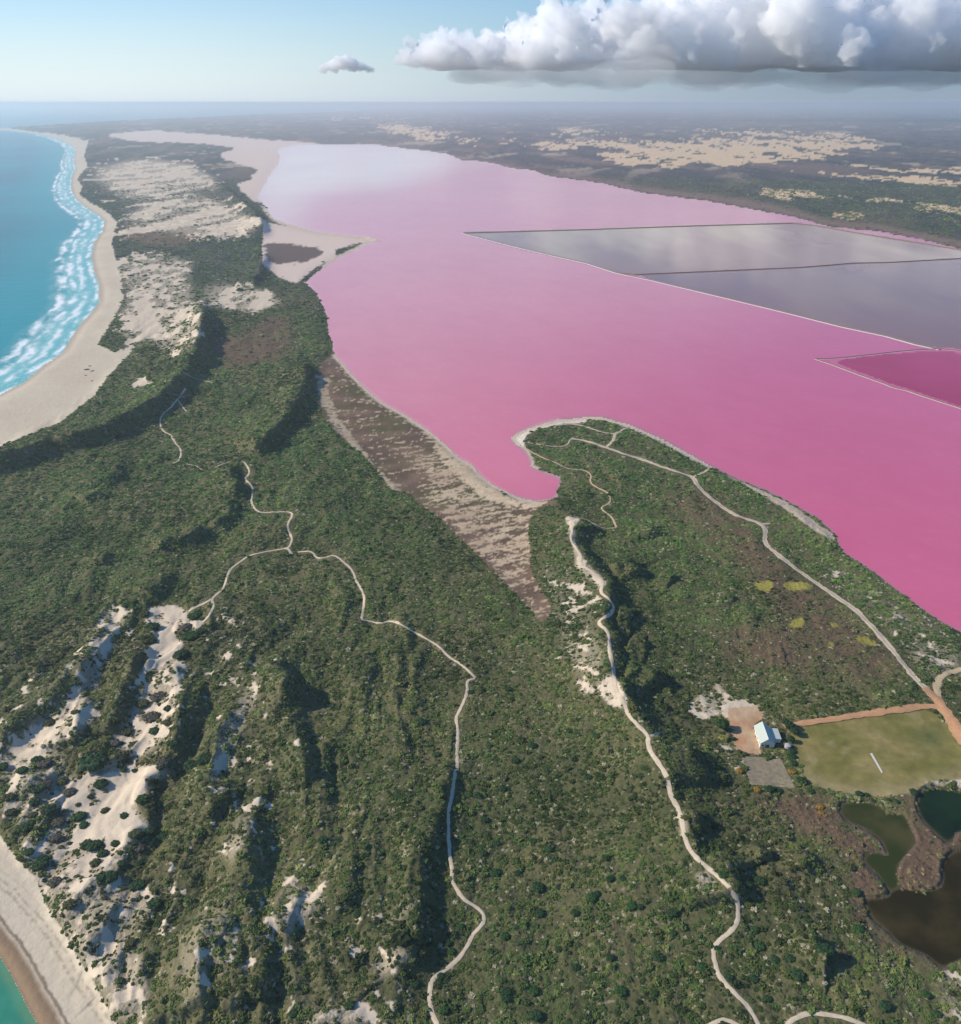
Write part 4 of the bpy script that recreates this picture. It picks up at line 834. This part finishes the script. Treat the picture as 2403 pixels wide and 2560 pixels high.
word = {'dark': 'dark green', 'green': 'bright green', 'olive': 'olive', 'grey': 'grey twiggy', 'gold': 'golden', 'yell': 'yellow green'}
for x, y, r, k in dune:
    p = Z6([(x, y)])[0]; big = 'large' if r >= 34 else 'small' if r < 24 else 'middling'
    shrub(p[0], p[1], r * .5835 * .92, k, f'{big} {word[k]} shrub standing on the pale dune sand', f'{big} {word[k]} shrubs on the dune sand')
heathb = [(955, 655, 22), (1010, 765, 20), (1180, 755, 22), (1250, 790, 24), (1520, 830, 24), (1010, 905, 28), (1205, 972, 34), (1300, 970, 18), (1455, 1020, 30), (1480, 1000, 20), (1215, 1090, 26), (1375, 1090, 24), (1640, 1060, 28), (1830, 1090, 26), (1540, 930, 22), (1600, 930, 18),
          (1050, 1200, 26), (825, 895, 18), (830, 435, 16), (1055, 1460, 30), (1055, 1485, 24), (1185, 1455, 30), (1195, 1570, 34), (1590, 1455, 34), (765, 1545, 30), (1380, 1345, 24), (1540, 1300, 24), (1760, 1290, 24), (550, 545, 24), (200, 750, 26), (275, 755, 18), (660, 200, 26), (730, 350, 20), (1065, 45, 20), (1350, 240, 18),
          (1475, 265, 22), (1040, 510, 24), (1180, 310, 22), (1440, 458, 18), (1100, 380, 22), (920, 540, 22), (785, 1230, 20), (800, 1270, 24), (840, 1155, 20), (1300, 1260, 18), (950, 810, 20), (620, 700, 20), (750, 1385, 20), (580, 1230, 20), (890, 60, 16), (1700, 170, 18), (1110, 905, 20), (325, 1520, 26), (60, 1560, 24), (360, 1100, 20), (1000, 900, 22), (630, 1420, 26), (980, 1270, 18), (1680, 1060, 18), (1745, 1465, 22)]
for x, y, r in heathb:
    p = Z7([(x, y)])[0]; big = 'large' if r >= 26 else 'small' if r < 20 else 'middling'; k = 'dark' if (x * 7 + y) % 3 else 'green'
    shrub(p[0], p[1], r * .5359 * .95, k, f'{big} round {word[k]} bush in the heath around the centre path', f'{big} round {word[k]} bushes in the central heath')
for x, y, r, k in [(430, 1220, 26, 'green'), (170, 1520, 24, 'green'), (595, 1500, 26, 'green'), (620, 1590, 30, 'green'), (320, 1700, 28, 'green'), (960, 1610, 44, 'dark'), (820, 1740, 36, 'dark'), (780, 1650, 24, 'dark'), (1130, 1500, 30, 'green'), (1120, 1310, 26, 'green'), (590, 1760, 26, 'dark'), (1270, 1900, 34, 'dark'), (1480, 1840, 26, 'green'), (1540, 1940, 26, 'green'),
                   (700, 1660, 28, 'dark'), (560, 1280, 28, 'dark'), (460, 1750, 24, 'dark'), (620, 1250, 32, 'dark'), (100, 1650, 26, 'green'), (830, 1490, 26, 'olive'), (1090, 1180, 26, 'olive'), (490, 1290, 18, 'olive'), (880, 1700, 24, 'olive'), (740, 1250, 26, 'olive'), (400, 1600, 18, 'dark'), (660, 1860, 24, 'dark'), (1160, 1830, 26, 'dark'), (1050, 1840, 22, 'olive')]:
    p = Z5([(x, y)])[0]; big = 'large' if r >= 28 else 'middling'
    shrub(p[0], p[1], r * .4829, k, f'{big} {word[k]} bush between the ridge path and the dark ponds', f'{big} {word[k]} bushes between path and ponds')
# around the hall
for x, y, r, k, lb in [(510, 690, 62, 'yell', 'round yellow green bush below the tall tree in the yard'), (1640, 1490, 48, 'gold', 'bright golden shrub on bare ground near the shallow pond'), (1645, 1560, 34, 'gold', 'smaller rusty golden shrub just below the bright golden one'),
                       (700, 1070, 48, 'gold', 'golden shrub left of the old tennis court'), (900, 1290, 50, 'gold', 'golden shrub below the old tennis court'), (1300, 1080, 44, 'gold', 'golden shrub at the right side of the tennis court'), (760, 870, 34, 'olive', 'low olive shrub at the near end of the yard'), (690, 840, 30, 'olive', 'small olive shrub at the yard corner'),
                       (1050, 1285, 60, 'dark', 'dark shrub centred under the near court edge'), (1150, 1300, 42, 'dark', 'dark shrub under the near right court corner'), (1520, 1310, 44, 'green', 'green shrub at the near left corner of the oval'), (1420, 1190, 70, 'dark', 'large dark bush at the near corner of the oval'), (1320, 980, 46, 'dark', 'dark bush behind the court, nearest of the hedge'),
                       (1300, 900, 52, 'dark', 'dark bush in the middle of the hedge by the oval'), (1310, 840, 40, 'dark', 'dark bush at the hall end of the hedge'), (620, 690, 34, 'dark', 'small dark bush right of the yellow green bush')]:
    p = Z8([(x, y)])[0]; shrub(p[0], p[1], r * .21436, k, lb, None, .95)
# shrubs on the rim of the ponds
for i, (x, y, r) in enumerate([(1415, 790, 22), (1135, 800, 22), (1175, 808, 20), (1290, 832, 16), (1330, 838, 14), (1210, 836, 14)]):
    p = Z5([(x, y)])[0]; shrub(p[0], p[1], r * .4829, 'dark', 'dark bush on the pale bank between oval and ponds', 'dark bushes on the bank between oval and ponds')
# far beach tufts
for x, y, r in [(405, 605, 14), (432, 612, 10), (420, 588, 8), (402, 632, 7), (430, 658, 7)]:
    p = Z3([(x, y)])[0]; shrub(p[0], p[1], r * .5359 * .9, 'grey', 'grey shrub alone on the wide far beach', 'grey shrubs alone on the far beach', .4)
# ---------------------------------------------------------------- trees with trunk and crown
M_bark = mat('bark', (.14, .10, .07), .9, noise=(6, .3))
def tree(x, y, h, r, label, seed, mt_=None):
    X, Y, z = drape([x], [y]); rt = bpy.data.objects.new('tree', None); C.objects.link(rt); rt.location = (float(X[0]), float(Y[0]), float(z[0])); tag(rt, label, 'tree')
    rg = np.random.default_rng(seed); V = []; Fc = []
    def limb(p, q, r0, r1):
        p, q = np.array(p, float), np.array(q, float); d = (q - p) / np.linalg.norm(q - p); a = np.cross(d, [.3, .9, .1]); a /= np.linalg.norm(a); b = np.cross(d, a); k0 = len(V)
        for c_, rr_ in ((p, r0), (q, r1)):
            for j in range(7):
                t_ = j / 7 * 6.283; V.append(tuple(c_ + (a * math.cos(t_) + b * math.sin(t_)) * rr_))
        for j in range(7): Fc.append((k0 + j, k0 + (j + 1) % 7, k0 + 7 + (j + 1) % 7, k0 + 7 + j))
    limb((0, 0, -.3), (.1, .1, h * .4), .32, .22)
    for k in range(6):
        a = k * 1.05 + rg.random(); limb((.1, .1, h * .36), (r * .6 * math.cos(a), r * .6 * math.sin(a), h * rg.uniform(.6, .85)), .15, .05)
    mesh_obj('trunk', V, Fc, M_bark, rt)
    me = leafy('crown', mt_ or M_green, seed, 1500, .85, .17); o = bpy.data.objects.new('crown', me); C.objects.link(o); o.parent = rt
    o.location = (0, 0, h * .32); o.scale = (r * 1.02, r * 1.02, h * .68)
tx_, ty_ = Z8([(490, 575)])[0]
tree(tx_, ty_, 7.6, 4.3, 'full green tree casting a long shadow on the orange yard', 5)
for (x, y, h, r, lb, sd_) in ((1270, 570, 5.5, 3.2, 'dark tree right of the hall annex roof', 11), (1330, 640, 5.0, 3.0, 'dark tree at the oval edge beside the hall', 13), (1235, 545, 5.5, 2.6, 'dark tree behind the hall annex at the road end', 15), (1290, 720, 4.0, 2.4, 'low dark tree near the hall water tank', 17)):
    q = Z8([(x, y)])[0]; tree(q[0], q[1], h, r, lb, sd_, M_dark)
# ---------------------------------------------------------------- the hall
M_roofw = mat('white_roof_metal', (.50, .54, .47), .5, spec=.4, noise=(.8, .05)); M_roofs = mat('grey_roof_metal', (.42, .46, .46), .45, spec=.4, noise=(.8, .06)); M_wall = mat('cream_wall', (.72, .66, .55), .8, noise=(1, .06))
M_doorm = mat('dark_door', (.10, .09, .08), .6); M_glass = mat('window_glass', (.03, .04, .05), .1, spec=.5); M_tank = mat('tank_metal', (.38, .37, .36), .5, noise=(1, .1)); M_trim = mat('white_trim', (.8, .8, .76), .6)
gz = float(drape([Z8([(980, 780)])[0][0]], [Z8([(980, 780)])[0][1]])[2][0])
EH, RHt = 3.5, 6.9
a_ = Z8([(960, 488)])[0]; b_ = Z8([(1032, 688)])[0]
A = np.array(unproject(a_[0], a_[1], gz + RHt)); B = np.array(unproject(b_[0], b_[1], gz + RHt))
e_ = Z8([(935, 718)])[0]; E = np.array(unproject(e_[0], e_[1], gz + EH)); e2 = Z8([(863, 525)])[0]; E2 = np.array(unproject(e2[0], e2[1], gz + EH))
uax = (A - B) / np.linalg.norm(A - B); vax = np.array([uax[1], -uax[0]])       # u runs away along the ridge, v to the right
Lh = float(np.linalg.norm(A - B)); wl_ = abs(float(np.dot(E - B, vax)))
HW = min(max(wl_, 3.5), 7.5)
print('hall length', Lh, 'half width', HW, 'ground', gz)
hall = bpy.data.objects.new('hall', None); C.objects.link(hall); hall.location = (float(B[0]), float(B[1]), gz); hall.rotation_euler = (0, 0, math.atan2(uax[1], uax[0]))
tag(hall, 'white roofed gabled community hall beside the oval', 'building')
# local x along the ridge (away), local y to the LEFT of it
def box(x0, x1, y0, y1, z0, z1):
    V = [(x, y, z) for z in (z0, z1) for y in (y0, y1) for x in (x0, x1)]
    return V, [(0, 2, 3, 1), (4, 5, 7, 6), (0, 1, 5, 4), (2, 6, 7, 3), (0, 4, 6, 2), (1, 3, 7, 5)]
V = [(0, -HW, -.5), (0, HW, -.5), (0, HW, EH), (0, 0, RHt - .08), (0, -HW, EH), (Lh, -HW, -.5), (Lh, HW, -.5), (Lh, HW, EH), (Lh, 0, RHt - .08), (Lh, -HW, EH)]
mesh_obj('wall', V, [(0, 4, 3, 2, 1), (5, 6, 7, 8, 9), (1, 2, 7, 6), (0, 5, 9, 4)], M_wall, hall)
def slope(name, y_e, m_):
    s_ = 1 if y_e > 0 else -1; ye = y_e + s_ * .45; ze = EH - .45 * (RHt - EH) / HW
    V = [(-.4, 0, RHt), (Lh + .4, 0, RHt), (Lh + .4, ye, ze), (-.4, ye, ze)]; V += [(x, y, z + .1) for x, y, z in V]
    o = mesh_obj(name, V, [(0, 1, 2, 3), (7, 6, 5, 4), (0, 4, 5, 1), (1, 5, 6, 2), (2, 6, 7, 3), (3, 7, 4, 0)], m_, hall); return o
def ribs(par, y_e):
    s_ = 1 if y_e > 0 else -1; sl_ = (RHt - EH) / HW
    base = None
    k = 0; x = .1
    while x < Lh:
        V = []
        for xx in (x, x + .12):
            for yy in (.1 * s_, y_e):
                for dz in (.11, .2): V.append((xx, yy, RHt - abs(yy) * sl_ + dz))
        if base is None:
            o = mesh_obj('roof_rib', V, [(0, 1, 3, 2), (4, 6, 7, 5), (1, 5, 7, 3), (0, 2, 6, 4), (2, 3, 7, 6), (0, 4, 5, 1)], par.data.materials[0], par); base = o
        else:
            o = base.copy(); C.objects.link(o); o.parent = par; o.location = (x - .1, 0, 0)
        x += 1.2
r1 = slope('roof', HW, M_roofw); r2 = slope('roof', -HW, M_roofw); ribs(r1, HW); ribs(r2, -HW)
V, Fb = box(-.42, Lh + .42, -.12, .12, RHt + .1, RHt + .2); mesh_obj('ridge_cap', V, Fb, M_trim, hall)
for y0 in (HW - .05,):
    for k in range(3):
        x = 2 + k * (Lh - 4) / 3
        V, Fb = box(x, x + 1.5, y0, y0 + .1, 1.2, 2.4); w_ = mesh_obj('window', V, Fb, M_trim, hall)
        V, Fb = box(x + .1, x + 1.4, y0 + .1, y0 + .13, 1.3, 2.3); mesh_obj('pane', V, Fb, M_glass, w_)
V, Fb = box(Lh - 2.2, Lh - 1.1, HW - .03, HW + .08, 0, 2.1); mesh_obj('door', V, Fb, M_doorm, hall)
V, Fb = box(-.08, .02, -1.2, 1.2, 0, 2.4); mesh_obj('door', V, Fb, M_doorm, hall)
V, Fb = box(-.06, .02, 2.2, 3.2, 1.2, 2.2); mesh_obj('window', V, Fb, M_glass, hall)
# annex: pale flat roof on the right of the hall, open bay under it
ax0, ax1, ay0, ay1 = Lh * .30, Lh * .92, -HW - .3, -HW - 5.6
V, Fb = box(ax0 + .3, ax1 - .3, ay1 + .3, ay0 + .28, -.4, 2.9); mesh_obj('annex_wall', V, Fb, M_wall, hall)
V = [(ax0, ay0, 3.35), (ax1, ay0, 3.35), (ax1, ay1, 2.95), (ax0, ay1, 2.95)]; V += [(x, y, z + .12) for x, y, z in V]
ar_ = mesh_obj('annex_roof', V, [(0, 1, 2, 3), (7, 6, 5, 4), (0, 4, 5, 1), (1, 5, 6, 2), (2, 6, 7, 3), (3, 7, 4, 0)], M_roofw, hall)
# water tank by the near right corner
def lathe(prof, seg=20):
    V = []; Fc = []
    for r, z in prof:
        for j in range(seg): a = 2 * math.pi * j / seg; V.append((r * math.cos(a), r * math.sin(a), z))
    for i in range(len(prof) - 1):
        for j in range(seg): a = i * seg + j; b = i * seg + (j + 1) % seg; Fc.append((a, b, b + seg, a + seg))
    return V, Fc
tkx, tky = Z8([(1255, 790)])[0]; X, Y, z = drape([tkx], [tky]); V, Fc = lathe([(2.0, -.3), (2.0, 2.2), (1.9, 2.3), (1.0, 2.65), (.01, 2.8)])
tk = mesh_obj('water_tank', V, Fc, M_tank); tk.location = (float(X[0]), float(Y[0]), float(z[0])); tag(tk, 'round grey water tank by the near corner of the hall', 'water tank')
# ---------------------------------------------------------------- tennis court, cricket pitch
M_court = mat('worn_court', (.25, .205, .13), .95, noise=(.35, .4)); M_line = mat('faded_line', (.28, .25, .19), .9, noise=(1, .3)); M_pitch = mat('concrete_pitch', (.62, .58, .48), .8, noise=(.8, .08)); M_wire = mat('fence_post_wood', (.16, .12, .09), .9)
def quad_patch(name, pts, m_, lift, nseg=12, parent=None):
    P = np.array(pts)[:, :2]; V = []; Fc = []
    for i in range(nseg + 1):
        for j in range(nseg + 1):
            s, t = i / nseg, j / nseg; q = (P[0] * (1 - s) + P[1] * s) * (1 - t) + (P[3] * (1 - s) + P[2] * s) * t; V.append(q)
    V = np.array(V); X, Y, z = drape(V[:, 0], V[:, 1]); W_ = np.stack([X, Y, z + lift], 1)
    for i in range(nseg):
        for j in range(nseg): a = i * (nseg + 1) + j; Fc.append((a, a + 1, a + nseg + 2, a + nseg + 1))
    return mesh_obj(name, W_, Fc, m_, parent)
tag(quad_patch('tennis_court', court_poly, M_court, .12), 'old weathered grey court below the hall', kind='structure')
P4 = np.array(court_poly)[:, :2]
def cpt(s, t): return tuple((P4[0] * (1 - s) + P4[1] * s) * (1 - t) + (P4[3] * (1 - s) + P4[2] * s) * t)
for (s0, t0, s1, t1) in ((.12, .1, .14, .9), (.86, .1, .88, .9), (.12, .1, .88, .115), (.12, .885, .88, .9), (.495, .1, .505, .9), (.12, .49, .88, .505)):
    tag(quad_patch('court_line', [cpt(s0, t0), cpt(s1, t0), cpt(s1, t1), cpt(s0, t1)], M_line, .16, 2), 'faded painted line on the old court', kind='structure')
pitch = quad_patch('cricket_pitch', Z5([(1190, 590), (1202, 588), (1258, 688), (1249, 691)]), M_pitch, .25, 6); tag(pitch, 'narrow pale concrete cricket pitch in the middle of the oval', kind='structure')
# ---------------------------------------------------------------- dark ponds
M_pw1 = water_mat('dark_green_water', .06, attr=None, bump=(.3, .1, .2), color=(.006, .018, .010), spec=.08); M_pw2 = water_mat('shallow_green_water', .12, attr=None, color=(.034, .042, .012), bump=(.3, .1, .2), spec=.10); M_pw3 = water_mat('brown_water', .10, attr=None, color=(.026, .019, .008), bump=(.3, .1, .2), spec=.03)
pw = fbm(GX, GY, 30, 5, 101, gain=.6)
for q_ in (M_pw1, M_pw2, M_pw3):
    t = q_.node_tree; a = N(t, 'ShaderNodeAttribute', attribute_name='tint'); L(t, a.outputs['Color'], t.nodes['Principled BSDF'].inputs['Base Color'])
ptint = {'p1': mix([.005, .016, .009], [.010, .028, .012], smooth(-.3, .4, pw)), 'p2': mix([.030, .040, .010], [.065, .060, .020], smooth(-.25, .4, pw)), 'p3': mix([.022, .018, .007], [.048, .036, .014], smooth(-.2, .45, pw))}
for nm_, m_, mt_, lb in (('p1', m_p1, M_pw1, 'nearly black green pond at the right edge below the oval'), ('p2', m_p2, M_pw2, 'shallow green arm of water left of the black pond'), ('p3', m_p3, M_pw3, 'broad dark brown pond in the lower right')):
    cm = sample(m_, cx0, cy0) > .5
    pe_ = 1 - sample(blur(m_, 10), PX0, PY0)
    tag(grid_mesh('pond', cm, mt_, 1.26, {'tint': mix(ptint[nm_], [.085, .070, .035], .8 * smooth(.22, .5, pe_ + .15 * pw))}), lb, kind='structure')
# ---------------------------------------------------------------- clouds: closed volumes of even density with billowing outlines
M_cloud = bpy.data.materials.new('cloud_vapour'); M_cloud.use_nodes = True; t = M_cloud.node_tree; t.nodes.clear()
om = N(t, 'ShaderNodeOutputMaterial'); vs = N(t, 'ShaderNodeVolumeScatter'); vs.inputs['Color'].default_value = (1, 1, 1, 1); vs.inputs['Density'].default_value = .0040; vs.inputs['Anisotropy'].default_value = 0
L(t, vs.outputs[0], om.inputs['Volume'])
def cloud(name, label, spheres, voxel, noise_s, amp, flat_z=-1e9):
    V = []; Fc = []
    import bmesh
    bm = bmesh.new(); bmesh.ops.create_icosphere(bm, subdivisions=2, radius=1); bv = np.array([v.co[:] for v in bm.verts]); bf = [[v.index for v in f.verts] for f in bm.faces]; bm.free()
    allv = []; allf = []
    for i, (x, y, z, r, fz_) in enumerate(spheres):
        allv.append(bv * np.array([r, r, r * fz_]) + np.array([x, y, z])); allf += [[a + i * len(bv) for a in f] for f in bf]
    co = np.concatenate(allv); me = bpy.data.meshes.new(name); me.from_pydata(co.tolist(), [], allf); me.update()
    o = bpy.data.objects.new(name, me); C.objects.link(o); me.materials.append(M_cloud)
    rm = o.modifiers.new('remesh', 'REMESH'); rm.mode = 'VOXEL'; rm.voxel_size = voxel
    for k, (ns, am) in enumerate(zip(noise_s, amp)):
        tx = bpy.data.textures.new('billow', 'VORONOI' if k else 'CLOUDS'); tx.noise_scale = ns
        if k: tx.distance_metric = 'DISTANCE'
        dm = o.modifiers.new('billow', 'DISPLACE'); dm.texture = tx; dm.texture_coords = 'GLOBAL'; dm.strength = am if k == 0 else -am; dm.mid_level = .5 if k == 0 else .42
    dg = bpy.context.evaluated_depsgraph_get(); dg.update(); ev = bpy.data.meshes.new_from_object(o.evaluated_get(dg))
    k = np.empty(len(ev.vertices) * 3, np.float32); ev.vertices.foreach_get('co', k); k = k.reshape(-1, 3)
    fz_ = flat_z + 75 * fbm(k[:, 0], k[:, 1], 900, 4, 88); zz = k[:, 2] - fz_; lo = zz < 160; k[lo, 2] = fz_[lo] + 160 * np.exp((zz[lo] - 160) / 160.0) * 1.0
    ev.vertices.foreach_set('co', k.ravel()); ev.update(); o.modifiers.clear(); o.data = ev
    return tag(o, label, 'cloud')
def cpos(x, y, D):            # where the traced outline lies at distance D
    X, Y = (x - W0 / 2) / F0, None
    v = (y - H0 / 2) / F0; dy = CP - v * SP; dz = -SP - v * CP
    k = D / dy; return X * k, D, CAMH + dz * k
rg = np.random.default_rng(3)
sph = []
BASE = 1020.0
def tower(x, ytop, wpx, D, n=16):
    X, Yd, Zt = cpos(x, ytop, D); w = wpx * D / F0
    for k in range(n):
        f = k / n; zc = BASE + (Zt - BASE) * (f ** .8); r = max(110, w * (.62 - .34 * f) * rg.uniform(.7, 1.1))
        zc = min(zc, Zt - r * .9); zc = max(zc, BASE + r * .35)
        sx_ = X + rg.normal() * w * .35; sy_ = Yd + rg.normal() * w * .35
        sph.append((sx_, sy_, zc, r, .9))
        for _ in range(9):
            d = rg.normal(size=3); d /= np.linalg.norm(d); d[2] = abs(d[2]) * .9; d[1] = -abs(d[1]) if rg.random() < .75 else d[1]; rr_ = r * rg.uniform(.22, .46)
            px_ = np.array([sx_, sy_, zc]) + d * r * .85
            if px_[2] < BASE + 60: continue
            sph.append((*px_, rr_, 1))
            for __ in range(3):
                e = rg.normal(size=3); e /= np.linalg.norm(e); q = px_ + e * rr_ * .85
                if q[2] > BASE + 60: sph.append((*q, rr_ * rg.uniform(.35, .5), 1))
for x, yt, w in ((1035, 118, 70), (1085, 88, 85), (1140, 92, 85), (1190, 110, 80), (1250, 80, 90), (1310, 42, 100), (1375, 22, 95), (1440, -8, 100), (1500, 34, 85), (1540, 60, 70), (1600, 15, 90), (1670, -12, 110), (1760, -60, 130), (1860, -130, 150), (1960, -160, 160), (2070, -110, 150), (2180, -150, 160), (2290, -120, 150), (2400, -90, 150), (2520, -140, 160), (2650, -110, 160)):
    tower(x, yt, w, 21500 + rg.uniform(-900, 900), 11)
for x in np.arange(1060, 2750, 24):       # flat connected base
    X, Yd, _ = cpos(x, 190, 21800); k_ = smooth(1000, 1500, np.array(x))
    for q in range(2): sph.append((X, Yd + rg.normal() * 700, BASE + 170 + 30 * rg.normal(), (240 + 220 * k_) * rg.uniform(.8, 1.1), .42))
cloud('cumulus_cloud', 'huge white and grey cumulus bank across the upper right sky', sph, 40, (900, 420, 210, 100), (260, 330, 190, 85), 990.0)
sph2 = []
for x, y, r in ((810, 172, 16), (835, 165, 22), (860, 160, 24), (880, 164, 22), (905, 168, 18), (925, 174, 12), (850, 150, 14), (866, 146, 12)):
    X, Yd, Zc = cpos(x, y, 24000); sph2.append((X, Yd + rg.normal() * 60, Zc, r * 24000 / F0, .7))
M_c1 = M_cloud; M_cloud = M_c1.copy(); M_cloud.name = 'small_cloud_vapour'; [setattr(q.inputs['Density'], 'default_value', .007) for q in M_cloud.node_tree.nodes if q.type == 'VOLUME_SCATTER']
c2 = cloud('small_cloud', 'small wispy white cloud left of the big bank', sph2, 34, (400, 260, 120), (110, 130, 60))
# thin ragged vapour trailing from the cloud base
M_mist = bpy.data.materials.new('mist'); M_mist.use_nodes = True; t = M_mist.node_tree; t.nodes.clear()
om = N(t, 'ShaderNodeOutputMaterial'); vs = N(t, 'ShaderNodeVolumeScatter'); vs.inputs['Color'].default_value = (1, 1, 1, 1); vs.inputs['Density'].default_value = .00045; L(t, vs.outputs[0], om.inputs['Volume'])
M_cloud = M_mist; sph3 = []
for x in np.arange(1180, 2800, 38):
    for q in range(2):
        X, Yd, _ = cpos(x, 190, 21500); sph3.append((X, Yd + rg.normal() * 900, 900 + 40 * rg.normal(), rg.uniform(420, 900), rg.uniform(.22, .36)))
vo = cloud('mist', 'thin grey vapour trailing under the big cloud bank', sph3, 90, (900, 420), (160, 120)); vo['kind'] = 'stuff'; del vo['category']
# ---------------------------------------------------------------- haze
M_haze = bpy.data.materials.new('haze'); M_haze.use_nodes = True; t = M_haze.node_tree; t.nodes.clear()
om = N(t, 'ShaderNodeOutputMaterial'); vp = N(t, 'ShaderNodeVolumePrincipled'); vp.inputs['Color'].default_value = (.87, .95, 1.0, 1); vp.inputs['Density'].default_value = 5.2e-5; vp.inputs['Anisotropy'].default_value = .42
L(t, vp.outputs[0], om.inputs['Volume'])
V, Fb = box(-600000, 600000, -3000, 560000, -3, 384)
hzo = mesh_obj('haze', V, Fb, M_haze); tag(hzo, 'pale blue sea haze over the whole landscape', kind='stuff')
# ---------------------------------------------------------------- alike shrubs are told apart by their order across the view
ORD = ['leftmost', 'second', 'third', 'fourth', 'fifth', 'sixth', 'seventh', 'eighth', 'ninth', 'tenth', 'eleventh', 'twelfth', 'thirteenth', 'fourteenth', 'fifteenth', 'sixteenth', 'seventeenth', 'eighteenth', 'nineteenth', 'twentieth', 'twenty-first', 'twenty-second', 'twenty-third', 'twenty-fourth', 'twenty-fifth', 'twenty-sixth', 'twenty-seventh', 'twenty-eighth', 'twenty-ninth', 'thirtieth']
byg = {}
for o in C.objects:
    if o.get('category') == 'shrub' and o.get('group'): byg.setdefault(o['group'], []).append(o)
for g_, os_ in byg.items():
    if len(os_) < 2: continue
    os_.sort(key=lambda o: float(project(o.location.x, o.location.y, o.location.z)[0]))
    for i, o in enumerate(os_):
        o['label'] = ('leftmost of the ' if i == 0 else f'{ORD[i]} from the left of the ') + g_
